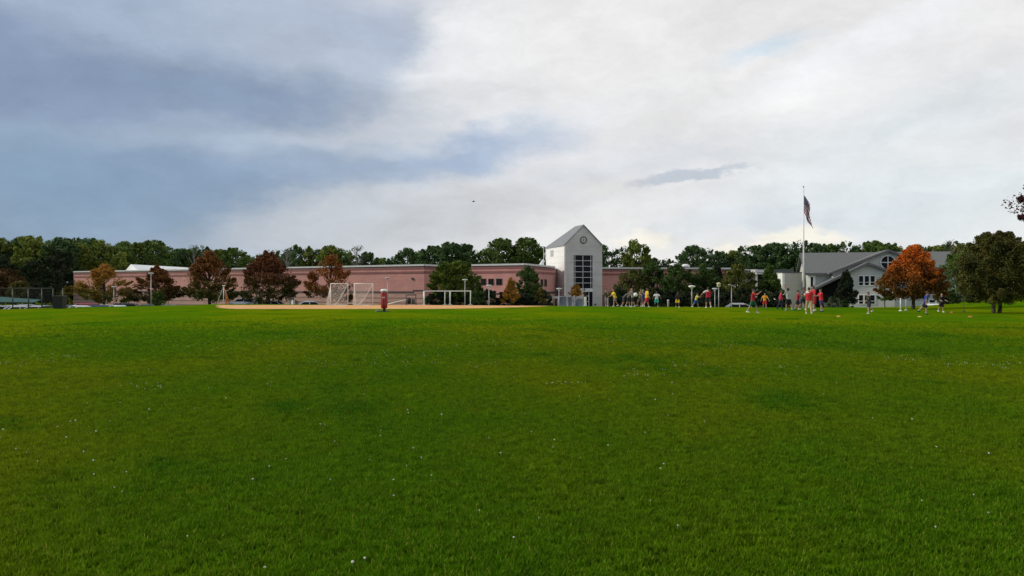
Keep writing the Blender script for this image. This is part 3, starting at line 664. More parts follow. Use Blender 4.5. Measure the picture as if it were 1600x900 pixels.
def crown_clumps(rng, n, w, h, z0, kind):
    """clump centres and radii for a crown w wide, h high starting z0 above the ground"""
    out = []; zx, fx_ = PROF[kind]; n = int(n * 1.9); ref = min(w, h * 1.1)
    lob = rng.uniform(0, 6.28, 3)
    for i in range(n):
        zz = 1 - 2 * rng.random() ** (1.0 if kind != 'cone' else .75); zz = -zz if kind in ('cone', 'spread') and rng.random() < .12 else zz
        a = rng.uniform(0, 6.28); f_ = np.interp(zz, zx, fx_) * (1 + .13 * math.sin(3 * a + lob[0]) + .10 * math.sin(5 * a + lob[1] + 3 * zz))
        rho = f_ * math.sqrt(rng.uniform(.12, 1.0)); rr = (0.085 + 0.075 * rng.random()) * ref
        out.append((math.cos(a) * rho * (w / 2 - rr * .6), math.sin(a) * rho * (w / 2 - rr * .6), z0 + h / 2 + zz * (h / 2 - rr * .6), rr))
    for i in range(int(n * .55)):      # sprays of leaves that break the outline
        zz = rng.uniform(-.8, 1.0); a = rng.uniform(0, 6.28); f_ = np.interp(zz, zx, fx_); k = f_ * rng.uniform(.92, 1.08)
        rr = ref * (.022 + .035 * rng.random())
        if kind == 'spread': k *= rng.uniform(.95, 1.16)
        for q in range(4):
            g = 1 - q * .075; out.append((math.cos(a) * k * w / 2 * g, math.sin(a) * k * w / 2 * g, z0 + h / 2 + (zz - q * .05) * h * .5, rr * (1 + .35 * q)))
    return out
def tree(name, label, cat, loc, w, top, bottom, lm, kind='round', seed=0, n=26, per=150, leaf=.2, group=None, trunk_r=None, bark=None, twin=False, wide_base=True, crown=None, trunkmesh=None):
    """top, bottom: world heights of the crown"""
    rng = np.random.default_rng(seed); t = thing(name, label, cat, loc, 0, group)
    z0 = bottom - loc[2]; h = top - bottom; tr = trunk_r or 0.028 * (top - loc[2])
    cl = crown_clumps(rng, n, w, h, z0, kind)
    me = leaves_mesh('crown', rng, cl, max(20, int(per * .42)), leaf * .9)
    link('crown', me, lm, t)
    mb = MB()
    def one(ox):
        a = Vector((ox, 0, -.1)); pts = [a, Vector((ox * 1.1 + rng.normal() * .03, rng.normal() * .03, z0 * .5)), Vector((ox * 1.2, rng.normal() * .05, z0 + h * .2)), Vector((ox * .6 + rng.normal() * .1, rng.normal() * .1, z0 + h * .5)), Vector((rng.normal() * .15, rng.normal() * .15, z0 + h * .85))]
        mb.path(pts, [tr * 1.25, tr, tr * .8, tr * .5, tr * .12], 8); return pts
    pts = one(0) if not twin else one(-tr * 1.6)
    if twin: one(tr * 1.6)
    for (x, y, z, r_) in cl[:26]:
        s = pts[2].lerp(pts[3], rng.random()) if z > z0 + h * .35 else pts[1].lerp(pts[2], .6 + .4 * rng.random())
        m_ = s.lerp(Vector((x, y, z)), .5) + Vector((0, 0, -.08 * h * .3))
        mb.path([s, m_, Vector((x, y, z))], [tr * .4, tr * .25, tr * .08], 5)
    mb.build('trunk', bark or M['bark'], t, True)
    return t
def tree_px(name, label, cat, x0, x1, ytop, ybot, d, lm, **k):
    cx = (x0 + x1) / 2; x = (cx - 800) / FPX * d; z = gz(x, d)
    return tree(name, label, cat, (x, d, z), (x1 - x0) / FPX * d, P(0, ytop, d).z, P(0, ybot, d).z, lm, **k)
LM = {}
LM['dark'] = leaf_mat('dark_green_leaves', (0.034, 0.070, 0.014), (0.067, 0.110, 0.021))
LM['mid'] = leaf_mat('mid_green_leaves', (0.050, 0.101, 0.015), (0.100, 0.142, 0.022))
LM['light'] = leaf_mat('fresh_green_leaves', (0.065, 0.116, 0.010), (0.130, 0.171, 0.016))
LM['olive'] = leaf_mat('olive_leaves', (0.054, 0.075, 0.015), (0.131, 0.134, 0.022))
LM['maroonA'] = leaf_mat('maroon_over_green_leaves', (0.053, 0.090, 0.013), (0.099, 0.101, 0.019), (0.197, 0.083, 0.021), 4.2, zspan=4)
LM['maroonB'] = leaf_mat('maroon_leaves', (0.048, 0.083, 0.015), (0.088, 0.087, 0.018), (0.174, 0.064, 0.025), 3.8, zspan=4)
LM['rustA'] = leaf_mat('rust_over_green_leaves', (0.079, 0.111, 0.016), (0.159, 0.132, 0.016), (0.317, 0.154, 0.023), 3.8, zspan=4)
LM['rustB'] = leaf_mat('rust_brown_leaves', (0.053, 0.073, 0.016), (0.090, 0.078, 0.016), (0.196, 0.078, 0.018), 3.4, zspan=3)
LM['rustC'] = leaf_mat('orange_brown_leaves', (0.069, 0.063, 0.011), (0.115, 0.069, 0.011), (0.230, 0.081, 0.017), 3.0, zspan=3)
LM['orange'] = leaf_mat('bright_orange_leaves', (.075, .050, .010), (.22, .080, .012), (.60, .150, .016), 3.3, zspan=3.0, var=.35)
LM['yellow'] = leaf_mat('golden_leaves', (.24, .13, .012), (.34, .16, .02), var=.35)
LM['yellowgreen'] = leaf_mat('yellow_green_leaves', (.09, .09, .012), (.16, .12, .015))
LM['purple'] = leaf_mat('purple_red_leaves', (.05, .016, .020), (.10, .025, .032))
LM['varieg'] = leaf_mat('pale_variegated_leaves', (.06, .09, .03), (.30, .34, .22), var=.5)
LM['browngreen'] = leaf_mat('brown_green_leaves', (.056, .068, .014), (.125, .112, .022))
LM['wood'] = leaf_mat('woodland_leaves', (0.072, 0.128, 0.025), (0.133, 0.196, 0.039))
LM['wood2'] = leaf_mat('bluish_woodland_leaves', (0.046, 0.096, 0.031), (0.090, 0.149, 0.046))
LM['wood3'] = leaf_mat('yellowing_woodland_leaves', (0.108, 0.157, 0.025), (0.197, 0.224, 0.036))
LM['wooddark'] = leaf_mat('blackish_woodland_leaves', (0.015, 0.027, 0.012), (0.030, 0.045, 0.015))  # near-black green, the darkest of the leaf colours
LM['rustwood'] = leaf_mat('rusty_woodland_leaves', (.06, .045, .012), (.12, .050, .015))

G1 = 'autumn trees in front of the long pink wall'
tree_px('maple_tree', 'broad orange and green maple in front of the far end of the pink wall', 'tree', 118, 207, 413, 473, 128, LM['rustA'], kind='spread', seed=1, n=34, per=170, leaf=.27, group=G1)
tree_px('maple_tree', 'rusty brown maple beside the tall lamp post, left of the tallest maroon tree', 'tree', 204, 286, 416, 474, 126, LM['rustB'], kind='spread', seed=2, n=34, per=170, leaf=.27, group=G1)
tree_px('maple_tree', 'pointed dark red maple with green lower crown behind the leaning tripod', 'tree', 288, 366, 391, 472, 124, LM['maroonA'], kind='spread', seed=3, n=40, per=170, leaf=.27, group=G1)
tree_px('maple_tree', 'deep maroon maple beyond the parked white hatchback', 'tree', 374, 463, 392, 474, 122, LM['maroonB'], kind='spread', seed=4, n=44, per=170, leaf=.27, group=G1)
tree_px('maple_tree', 'open ragged orange brown maple behind the white net goals', 'tree', 478, 556, 397, 473, 120, LM['rustC'], kind='spread', seed=5, n=26, per=110, leaf=.26, group=G1)
tree_px('shade_tree', 'large fresh green tree rising above the recessed corner of the pink wall', 'tree', 668, 752, 407, 472, 112, LM['light'], kind='round', seed=6, n=46, per=210, leaf=.24)
tree_px('evergreen_tree', 'small dense dark evergreen against the pink wall near the clock tower', 'tree', 800, 845, 416, 478, 114, LM['dark'], kind='round', seed=7, n=36, per=190, leaf=.2)
tree_px('sapling', 'small golden orange tree at the foot of the dark evergreen', 'tree', 783, 815, 433, 474, 108, LM['yellow'], kind='cone', seed=8, n=22, per=120, leaf=.18, trunk_r=.06)
tree_px('sapling', 'small yellow green tree between the dark evergreen and lamp post', 'tree', 833, 855, 449, 474, 108, LM['yellowgreen'], kind='cone', seed=9, n=14, per=100, leaf=.18, trunk_r=.05)
tree_px('sapling', 'small leafy green tree standing under the large fresh green tree', 'tree', 734, 762, 440, 474, 106, LM['dark'], kind='cone', seed=10, n=20, per=130, leaf=.18, trunk_r=.05)
G2 = 'olive green trees in front of the school wing'
for i, (x0, x1, yt, yb, d, lm, kind, lab) in enumerate([
    (955, 1020, 422, 478, 116, 'olive', 'round', 'olive tree with yellowing edge directly beside the clock tower wall'),
    (992, 1046, 411, 478, 122, 'dark', 'round', 'tall dark tree under the taller of the two woodland crowns beside tower'),
    (1030, 1090, 411, 478, 119, 'dark', 'round', 'dark tree hiding the roof below the white domed units'),
    (1078, 1128, 414, 478, 121, 'dark', 'round', 'dark round tree behind the bright oval lamp head'),
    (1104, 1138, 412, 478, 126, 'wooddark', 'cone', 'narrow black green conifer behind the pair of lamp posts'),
    (1124, 1182, 414, 477, 117, 'olive', 'round', 'olive tree with golden patch behind the slanted lamp panel'),
    (1178, 1226, 413, 478, 116, 'mid', 'cone', 'spiky topped green tree beside the tan block'),
    ]):
    tree_px('broadleaf_tree' if kind == 'round' else 'conifer_tree', lab, 'tree', x0, x1, yt, yb, d, LM[lm], kind=kind, seed=20 + i, n=36, per=190, leaf=.24, group=G2)
# orange maple, its small neighbour, conifer by the hall, big tree on the mound edge
tree_px('maple_tree', 'bright orange autumn maple standing before the hall', 'tree', 1380, 1474, 384, 470, 65, LM['orange'], kind='spread', seed=31, n=58, per=330, leaf=.13, trunk_r=.14)
tree_px('sapling', 'small dark green lollipop tree beside the orange maple', 'tree', 1369, 1397, 430, 470, 74, LM['mid'], kind='round', seed=32, n=22, per=170, leaf=.12, trunk_r=.045)
tree_px('conifer_tree', 'dark layered conifer against the hall porch', 'tree', 1302, 1343, 422, 478, 108, LM['wooddark'], kind='cone', seed=33, n=40, per=140, leaf=.2)
tree_px('broadleaf_tree', 'big dark bushy tree with double trunk on the edge of the grass mound', 'tree', 1500, 1614, 363, 474, 54, LM['browngreen'], kind='round', seed=34, n=90, per=420, leaf=.10, trunk_r=.12, twin=True)
tree_px('broadleaf_tree', 'green tree filling the gap between the orange maple and big bushy tree', 'tree', 1462, 1528, 396, 476, 84, LM['mid'], kind='round', seed=35, n=34, per=220, leaf=.16)
tree('purple_leaf_tree', 'purple red leaved tree whose branch tips enter high above the mound', 'tree', (P(1746, 0, 30).x, 30, 0), 6.3, P(0, 214, 30).z, P(0, 366, 30).z, LM['purple'], kind='round', seed=36, n=80, per=420, leaf=.085, trunk_r=.15)

def bush(label, x0, x1, yt, d, lm, seed, n=14, per=130, leaf=.16, group=None, name='shrub'):
    x = ((x0 + x1) / 2 - 800) / FPX * d; z = gz(x, d); w = (x1 - x0) / FPX * d; top = P(0, yt, d).z
    rng = np.random.default_rng(seed); t = thing(name, label, 'shrub', (x, d, z), 0, group)
    h = top - z
    cl = crown_clumps(rng, n, w, h * 1.05, -.05 * h, 'round'); link('foliage', leaves_mesh('foliage', rng, cl, int(per * .5), leaf), lm, t)
    mb = MB()
    for k in range(5):
        c = cl[k]; mb.path([Vector((0, 0, -.05)), Vector((c[0] * .5, c[1] * .5, c[2] * .6)), Vector(c[:3])], [.05, .035, .01], 5)
    mb.build('stem', M['bark'], t); return t
G3 = 'dark shrubs lining the foot of the school wing'
locs = ['below the clock tower edge', 'behind the yellow shirted person with hand on ball', 'behind the players in grey', 'behind the red shorts', 'behind the white shirted runner', 'behind the short bollard', 'behind the oval headed lamp', 'behind the red vest', 'between the lamp posts', 'behind the silver car', 'behind the person in green shorts', 'behind the orange shirted person']
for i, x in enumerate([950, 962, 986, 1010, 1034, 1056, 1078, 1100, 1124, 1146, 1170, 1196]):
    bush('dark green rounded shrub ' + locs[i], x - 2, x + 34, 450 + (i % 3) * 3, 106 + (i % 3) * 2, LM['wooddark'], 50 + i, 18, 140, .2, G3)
G4 = 'dark shrubs along the pink wall by the large green tree'
locs = ['under the large fresh green tree, nearest the black framed rack', 'under the middle of the large fresh green tree', 'behind the lamp post by the large green tree', 'beneath the three square windows', 'behind the golden orange sapling', 'at the base of the dark evergreen', 'beside the yellow green sapling']
for i, x in enumerate([664, 690, 716, 742, 772, 800, 826]):
    bush('dark shrub ' + locs[i], x, x + 40, 452 + (i % 3) * 3, 110, LM['wooddark'], 80 + i, 16, 140, .2, G4)
bush('pale variegated rhododendron shrub beside the porch of the hall', 1286, 1316, 464, 104, LM['varieg'], 101, 16, 150, .14)
bush('dark low shrub at the foot of the layered conifer', 1306, 1332, 468, 106, LM['dark'], 102)
bush('dark glossy shrub between the orange maple and pale car', 1468, 1500, 452, 78, LM['dark'], 103, 18, 160, .12)
bush('pale flecked shrub beside the half hidden pale car', 1484, 1506, 456, 82, LM['varieg'], 104, 14, 110, .1)
bush('yellow green shrub at the end of the pink wall', 92, 118, 447, 122, LM['yellowgreen'], 105, 14, 130, .2)
bush('small light green shrub beside the tall lamp post and rusty maple', 236, 262, 454, 116, LM['mid'], 106, 12, 120, .2)
bush('dark shrub between the big bushy tree and pale car', 1512, 1548, 462, 74, LM['dark'], 107, 14, 160, .12)
bush('dark shrub on the mound beyond the big bushy tree', 1555, 1625, 452, 86, LM['dark'], 108, 18, 160, .14)
bush('brown tinged bush against the tan block', 1214, 1236, 452, 112, LM['dark'], 109, 12, 130, .16)

# woodland behind: a few crowns modelled, then copied tree by tree
wood_protos = []
rngw = np.random.default_rng(11)
def wood_proto(seed, w, h, n, per, leaf, kind='wood'):
    rng = np.random.default_rng(seed); cl = crown_clumps(rng, n, w, h, 18 - h, kind)
    me = leaves_mesh('crown', rng, cl, int(per * .42), leaf * .85)
    mb = MB(); tr = .3
    mb.path([Vector((0, 0, -1)), Vector((.1, 0, 9)), Vector((.2, .1, 17))], [tr, tr * .7, .05], 7)
    for (x, y, z, r_) in cl[:16]:
        s = Vector((.1, 0, 18 - h + (z - 18 + h) * .4)); mb.path([s, Vector((x, y, z))], [.14, .03], 5)
    tm = mb.build('trunk', M['bark'], None, True); tme = tm.data; bpy.data.objects.remove(tm)
    return me, tme, w
WP = {}
for kk, (w, h, n_, per, leaf) in {'a': (11, 12, 38, 120, .55), 'b': (9, 13, 30, 120, .55), 'c': (13, 11, 44, 120, .6), 'd': (10, 12, 18, 90, .5), 'e': (8, 14, 26, 110, .5)}.items():
    WP[kk] = wood_proto(200 + ord(kk), w, h, n_, per, leaf, 'round')
SKYL = [ # px, py top, distance, crown, leaves, width factor
 (-14,372,205,'a','wood2'),(8,371,205,'b','wood3'),(30,373,208,'a','wood2'),(52,371,205,'c','wood3'),(72,376,210,'b','wood'),(94,373,200,'a','wood2'),(112,371,205,'b','wood3'),(134,374,215,'c','wood2'),(156,377,215,'a','wood3'),(176,384,222,'b','wood2'),(196,379,222,'a','wood'),(216,381,225,'c','wood3'),(240,377,225,'a','wood'),(262,384,235,'b','wood2'),(284,390,240,'a','wood2'),(304,391,240,'c','wood'),(322,388,240,'e','wood2'),(344,391,245,'a','wood3'),(364,389,245,'c','wood'),(386,400,250,'a','wood'),
 (404,398,252,'d','wood2'),(430,392,250,'d','wood2'),(448,396,255,'a','wood2'),(463,385,245,'e','wood2'),(482,387,245,'e','wood3'),(500,388,248,'b','wood2'),(517,385,245,'a','wood3'),(536,388,245,'b','wood'),(552,400,255,'d','wood2'),(572,395,250,'a','wood2'),(594,404,262,'c','wood'),(618,398,255,'b','wood2'),(636,389,245,'a','wood2'),(656,390,245,'b','wood3'),(678,386,235,'c','wood2'),(700,380,230,'a','wood2'),(722,383,232,'c','wood2'),(742,392,245,'d','wood3'),(762,386,235,'b','wood'),(783,374,225,'a','wood'),(805,386,235,'b','wood'),(822,373,225,'a','wood'),(842,384,230,'b','wood2'),
 (942,385,240,'e','wood2'),(960,390,240,'d','wood2'),(976,386,238,'d','wood2'),(994,373,225,'b','wood3'),(1022,404,250,'a','wood2'),(1044,405,250,'d','wood2'),(1066,397,245,'d','wood2'),(1084,385,235,'a','wood2'),(1104,389,240,'d','wood2'),(1124,394,245,'c','wood2'),(1146,393,245,'a','wood3'),(1166,385,238,'d','wood2'),(1188,385,235,'c','wood2'),(1210,381,232,'a','wood2'),(1230,379,230,'b','wood2'),(1252,377,228,'d','wood2'),(1274,382,232,'a','wood2'),(1296,383,232,'c','wood'),(1318,378,228,'d','wood2'),(1342,382,230,'b','wood2'),(1366,378,228,'a','wood'),(1388,382,232,'c','wood'),(1408,384,235,'b','wood3'),(1432,384,235,'a','wood'),(1456,384,235,'b','wood3'),(1480,384,235,'c','wood3'),(1504,382,232,'a','wood3'),(1530,384,230,'b','wood'),(1556,383,230,'c','wood3'),(1582,384,230,'a','wood3'),(1606,383,230,'b','wood')]
SECT = [(118, 'beyond the chain link fence'), (275, 'over the raised white roof'), (400, 'over the pointed dark red maple'), (600, 'over the net goals'), (765, 'over the large fresh green tree'), (860, 'left of the tower'), (1010, 'right of the tower'), (1140, 'over the white domed roof units'), (1262, 'around the flagpole'), (1400, 'over the hall ridge'), (1700, 'beyond the orange maple')]
ORD = ['first', 'second', 'third', 'fourth', 'fifth', 'sixth', 'seventh', 'eighth', 'ninth', 'tenth', 'eleventh', 'twelfth']
DESC = {'wood': 'mid green', 'wood2': 'dark bluish green', 'wood3': 'yellowish green'}
cnt = {}
crown_mesh = {}
for i, (px, py, d, k, lmn) in enumerate(SKYL):
    s_ = next(b for a, b in SECT if px < a); cnt[s_] = cnt.get(s_, 0) + 1
    me0, tme, w0 = WP[k]
    key = (k, lmn)
    if key not in crown_mesh:
        m3 = me0.copy(); m3.materials.append(LM[lmn]); crown_mesh[key] = m3
    x = (px - 800) / FPX * d
    H = P(0, py, d).z + 1.6; sc_ = H / 17.6
    t = thing('woodland_tree', f"{DESC[lmn]} woodland tree, {ORD[cnt[s_]-1]} from left {s_}", 'tree', (x, d, -1.6), rngw.uniform(0, 6.28), 'woodland trees on the skyline beyond the school')
    t.scale = (sc_ * rngw.uniform(.85, 1.1), sc_ * rngw.uniform(.85, 1.1), sc_)
    for nm, mm in (('crown', crown_mesh[key]), ('trunk', tme)):
        o = bpy.data.objects.new(nm, mm); COL.objects.link(o); o.parent = t
# the wood as one dark mass behind and under those crowns
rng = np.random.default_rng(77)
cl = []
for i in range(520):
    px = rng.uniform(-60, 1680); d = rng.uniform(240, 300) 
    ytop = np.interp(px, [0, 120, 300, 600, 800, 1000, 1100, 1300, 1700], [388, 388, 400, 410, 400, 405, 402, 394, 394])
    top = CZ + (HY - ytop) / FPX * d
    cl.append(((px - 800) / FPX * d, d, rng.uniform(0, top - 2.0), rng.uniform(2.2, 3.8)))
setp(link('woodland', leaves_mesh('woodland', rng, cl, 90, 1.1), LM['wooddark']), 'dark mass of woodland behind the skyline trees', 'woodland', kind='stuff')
# dark undergrowth trees at the left edge, behind the fence
for i, (x0, x1, yt, d, lm, lab) in enumerate([
    (-30, 40, 420, 165, 'rustwood', 'rusty orange and olive tree behind the fence at the edge of the wood'),
    (30, 76, 404, 180, 'wooddark', 'dark brownish tree above the far fence posts'),
    (62, 124, 388, 186, 'wooddark', 'very dark tall tree touching the end of the pink wall'),
    (-30, 30, 398, 188, 'wooddark', 'blackish green tree behind the rusty orange tree at the wood edge'),
    (14, 50, 440, 150, 'browngreen', 'small brown green tree behind the green canvas shelter'),
    (50, 92, 438, 150, 'wooddark', 'low dark tree behind the black bin'),
    (168, 212, 393, 205, 'wood3', 'yellow green rounded tree beside the raised white roof'),
    ]):
    tree_px('woodland_edge_tree', lab, 'tree', x0, x1, yt, 474, d, LM[lm], kind='round', seed=300 + i, n=36, per=160, leaf=.42)
for i, (px, yt, d, lab) in enumerate([(303, 383, 236, 'bare twiggy treetop above the pointed dark red maple'), (557, 385, 236, 'bare branching treetop over the net goals'), (448, 388, 236, 'bare thin treetop above the deep maroon maple'), (1485, 375, 225, 'lone thin treetop tuft between the orange maple and big tree')]):
    rng = np.random.default_rng(400 + i); x = (px - 800) / FPX * d; t = thing('bare_tree', lab, 'tree', (x, d, -1.6)); H = P(0, yt, d).z + 1.6
    mb = MB(); mb.path([Vector((0, 0, 0)), Vector((.1, 0, H * .6)), Vector((0, 0, H))], [.3, .2, .04], 6)
    for k in range(26):
        z = H * rng.uniform(.55, .98); a = rng.uniform(0, 6.28); l = (H - z) * .5 + 1.2; e = Vector((math.cos(a) * l * .7, math.sin(a) * l * .7, z + l * .8)); e.z = min(e.z, H * 1.02)
        mb.path([Vector((0, 0, z)), e], [.09, .03], 4)
    mb.build('trunk', M['barklight'], t)
    cl = [(rng.normal() * 1.0, rng.normal() * 1.0, H * rng.uniform(.88, .99), .7) for k in range(5)]
    link('crown', leaves_mesh('crown', rng, cl, 22 if i < 3 else 60, .4), LM['wood2'], t)

# ------------------------------------------------------------ flagpole
d = 108; fx = P(1255.5, 0, d).x; fg = gz(fx, d)
fp = thing('flagpole', 'tall slim white flagpole with ball finial in front of the tan block', 'flagpole', (fx, d, fg))
ztop = P(0, 293, d).z - fg
MB().tube((0, 0, 0), (0, 0, ztop), .11, .05, 12).build('pole', M['white'], fp, True)
MB().lathe([(.02, -.12), (.1, -.06), (.12, 0), (.1, .06), (.02, .12)], 10, (0, 0, ztop + .1)).build('finial', M['greymetal'], fp, True)
MB().lathe([(.3, 0), (.3, .08), (.16, .14), (.13, .3)], 14).build('base', M['greymetal'], fp, True)
MB().tube((.13, 0, 1.2), (.09, 0, ztop - .1), .012, .012, 5).build('halyard', M['net'], fp)
# flag: limp cloth hanging from its hoist, thirteen stripes and a canton with fifty stars
FH = 2.3; FL = 3.7; ftop = P(0, 305, d).z - fg
def flagpt(s, t, off=0.0):
    """s 0..1 along the fly, t 0 (top) .. 1 (bottom) along the hoist"""
    sag = 0.2 + 1.15 * (1 - math.exp(-3.2 * s)) if True else 0
    x = .07 + FL * s * 0.38 * (1 - .25 * s) + .12 * math.sin(6 * s + 1.5 * t) * s + (-.30 * t * s * (1 - s) * 2)
    z = -FH * t * (1 - .30 * s) - FL * (.78 * s ** 1.05) 
    x += .22 * math.sin(4.4 * s) * (1 - t) 
    y = .13 * math.sin(9 * s - 3.5 * t) * min(1, s * 4) + .10 * math.sin(20 * t + 5 * s) * min(1, s * 3) + off
    return Vector((x, y, ftop + z))
nsx, ntx = 60, 39
v = [flagpt(i / nsx, j / ntx) for j in range(ntx + 1) for i in range(nsx + 1)]
f = [(j * (nsx + 1) + i, j * (nsx + 1) + i + 1, (j + 1) * (nsx + 1) + i + 1, (j + 1) * (nsx + 1) + i) for j in range(ntx) for i in range(nsx)]
me = bpy.data.meshes.new('flag'); me.from_pydata([tuple(p) for p in v], [], f); me.shade_smooth()
fr_ = mat('flag_red', (.34, .018, .03), .8, .08); fw_ = mat('flag_white', (.74, .70, .70), .8, .05); fb_ = mat('flag_blue', (.018, .028, .12), .8, .08)
flag = link('flag', me, [fr_, fw_, fb_]); flag.location = (fx, d, fg)
for k, p in enumerate(me.polygons):
    i, j = k % nsx, k // nsx
    stripe = int(j / ntx * 13)
    p.material_index = 2 if (i / nsx < .28 and stripe < 7) else stripe % 2
setp(flag, 'limp American stars and stripes flag hanging from the flagpole', 'flag')
sm = flag.modifiers.new('cloth', 'SOLIDIFY'); sm.thickness = .01; sm.offset = 0
mb = MB()
for r in range(9):
    ncol = 6 if r % 2 == 0 else 5
    for c in range(ncol):
        s = (.033 + (2 * c + (r % 2)) * .0305) * 1.0 * .28 / .36; t_2 = (r + .95) / 10 * 7 / 13
        for off in (-.012, .012):
            pts = []
            for q in range(10):
                a = q * math.pi / 5 + math.pi / 2; rr_ = .052 if q % 2 == 0 else .021
                pts.append(flagpt(s + rr_ * math.cos(a) / FL, t_2 - rr_ * math.sin(a) / FH, off))
            mb.poly(pts)
mb.build('stars', fw_, flag)

# ------------------------------------------------------------ lamps
def lamp(px, ytop, d, label, head='disc', tilt=0, group='pole lamps around the school', base=None):
    x = P(px, 0, d).x; g = gz(x, d); H = P(0, ytop, d).z - g
    t = thing('street_lamp', label, 'lamp post', (x, d, g), 0, group)
    MB().tube((0, 0, 0), (0, 0, H - .12), .055, .04, 10).build('pole', M['greymetal'], t, True)
    MB().lathe([(.16, 0), (.16, .1), (.09, .18)], 12).build('base', M['greymetal'], t, True)
    if head == 'disc':
        o = MB().lathe([(.06, -.35), (.11, -.2), (.10, -.10), (.33, -.05), (.34, .01), (.24, .06), (.05, .08)], 20).build('lamp_head', M['lamphead'], t, True)
    elif head == 'oval':
        o = MB().lathe([(.07, -.3), (.10, -.16), (.24, -.10), (.33, 0), (.31, .05), (.12, .09), (.02, .1)], 24).build('lamp_head', M['white'], t, True)
    elif head == 'panel':
        o = MB().box(-.34, .34, -.22, .22, -.03, .02).build('solar_panel', M['lamphead'], t); o.rotation_euler = (R(-6), R(17), 0)
    elif head == 'lantern':
        o = MB().lathe([(.06, -.5), (.2, -.45), (.22, -.12), (.3, -.08), (.06, .04)], 12).build('lantern', mat('cream_lantern', (.75, .68, .45), .4), t, True)
    o.location = (0, 0, H)
    return t
lamp(178, 448, 118, 'short lamp post in front of the broad orange and green maple')
lamp(236, 427, 100, 'tall lamp post before the rusty brown maple')
lamp(726.5, 437, 96, 'lamp post behind the white rail frame and large green tree')
lamp(764, 446, 98, 'lamp post between the large green tree and golden sapling')
lamp(873.5, 451, 94, 'lamp post standing by the blue grey planters')
lamp(1081, 447.5, 76, 'lamp post with bright white oval head behind the ball players', 'oval')
lamp(1117, 451, 96, 'flat topped lamp post partly behind the yellow cream lantern pole')
lamp(1123, 442, 92, 'slim pole with cream lantern head in front of golden leaves', 'lantern')
lamp(1143, 446, 90, 'post with tilted flat panel beside the silver car', 'panel')
lamp(605.5, 434, 112, 'thin faint lamp post behind the red padded dummy')
x = P(1044, 0, 78).x
bl = thing('bollard', 'short pale wooden bollard standing at the edge of the lawn', 'bollard', (x, 78, gz(x, 78)))
MB().lathe([(.09, 0), (.09, .9), (.1, .92), (.1, 1.0), (.05, 1.04)], 12).build('post', M['coping'], bl, True); MB().lathe([(.14, 0), (.14, .05)], 12).build('base', M['concrete'], bl)

# ------------------------------------------------------------ lacrosse goals and field equipment
def netgrid(corners, nu, nv, name, parent, th_=.012):
    a, b, c, e = [Vector(q) for q in corners]; v = []; f = []
    for j in range(nv + 1):
        for i in range(nu + 1):
            l = a.lerp(e, j / nv); r_ = b.lerp(c, j / nv); p = l.lerp(r_, i / nu); v.append(tuple(p))
    for j in range(nv):
        for i in range(nu): q = j * (nu + 1) + i; f.append((q, q + 1, q + nu + 2, q + nu + 1))
    me = bpy.data.meshes.new(name); me.from_pydata(v, [], f); o = link(name, me, M['net'], parent)
    w = o.modifiers.new('cord', 'WIREFRAME'); w.thickness = th_; w.use_even_offset = False; w.use_boundary = True; return o
def goal(px0, px1, d, label, flare):
    W = (px1 - px0) / FPX * d; H = 2.15; t = thing('net_goal', label, 'goal', (P(px0, 0, d).x, d, .01), 0, 'white net goals on the sand')
    mb = MB(); mb.tube((0, 0, 0), (0, 0, H), .035); mb.build('post', M['white'], t, True)
    MB().tube((W, 0, 0), (W, 0, H), .035).build('post', M['white'], t, True); MB().tube((0, 0, H), (W, 0, H), .035).build('crossbar', M['white'], t, True)
    BX = 1.6
    mb = MB(); mb.tube((-flare, .0, 0), (-flare * .6, BX, 0), .03); mb.tube((W, 0, 0), (W * .2, BX, 0), .03); mb.tube((-flare * .6, BX, 0), (W * .2, BX, 0), .03); mb.build('ground_frame', M['white'], t, True)
    pts = [Vector((W, .05, H)), Vector((W * .72, .3, H * .6)), Vector((W * .5, .6, H * .32)), Vector((W * .12, 1.2, .05))]
    MB().path(pts, [.03] * 4, 6).build('stay', M['white'], t)
    netgrid([(0, .05, 0), (W, .05, 0), (W, .04, H), (0, .04, H)], 16, 18, 'net', t, .009)
    netgrid([(-flare * .6, BX, 0), (W * .2, BX, 0), (W, .1, H), (0, .1, H)], 16, 20, 'net', t, .010)
    netgrid([(-flare, 0, 0), (-flare * .6, BX, 0), (0, .12, H), (0, .06, H)], 14, 18, 'net', t, .014)
goal(516.5, 543.5, 79.5, 'white net goal nearer the maroon tree, its side net flaring out', .45)
goal(553.5, 582.5, 79.5, 'white net goal nearer the red padded dummy', .15)
# red padded dummy
d = 57.5; x = P(600.2, 0, d).x
dm = thing('padded_dummy', 'red padded tackling dummy with white cap standing on a black base', 'training dummy', (x, d, gz(x, d)))
MB().lathe([(.0, .25), (.19, .25), (.225, .30), (.235, .5), (.235, 1.35), (.225, 1.42), (.05, 1.43)], 24).build('pad', M['redpad'], dm, True)
MB().lathe([(.23, 1.43), (.26, 1.46), (.26, 1.53), (.2, 1.60), (.05, 1.62)], 24).build('cap', M['white'], dm, True)
MB().lathe([(.12, .03), (.11, .12), (.12, .26)], 16).build('neck', M['black'], dm, True)
MB().box(-.5, .42, -.3, .3, 0, .045).build('base', M['black'], dm, bevel=.015)
mb = MB(); pts = [(-.08, .98), (-.03, 1.05), (.02, .99), (.06, 1.06), (.11, 1.02)]
for k in range(4): mb.tube((pts[k][0], -math.sqrt(.2375**2 - pts[k][0]**2) - .004, pts[k][1]), (pts[k+1][0], -math.sqrt(.2375**2 - pts[k+1][0]**2) - .004, pts[k+1][1]), .014, n=5)
mb.tube((-.1, -.225, .93), (.1, -.225, .93), .01, n=5)
mb.build('logo', M['white'], dm)
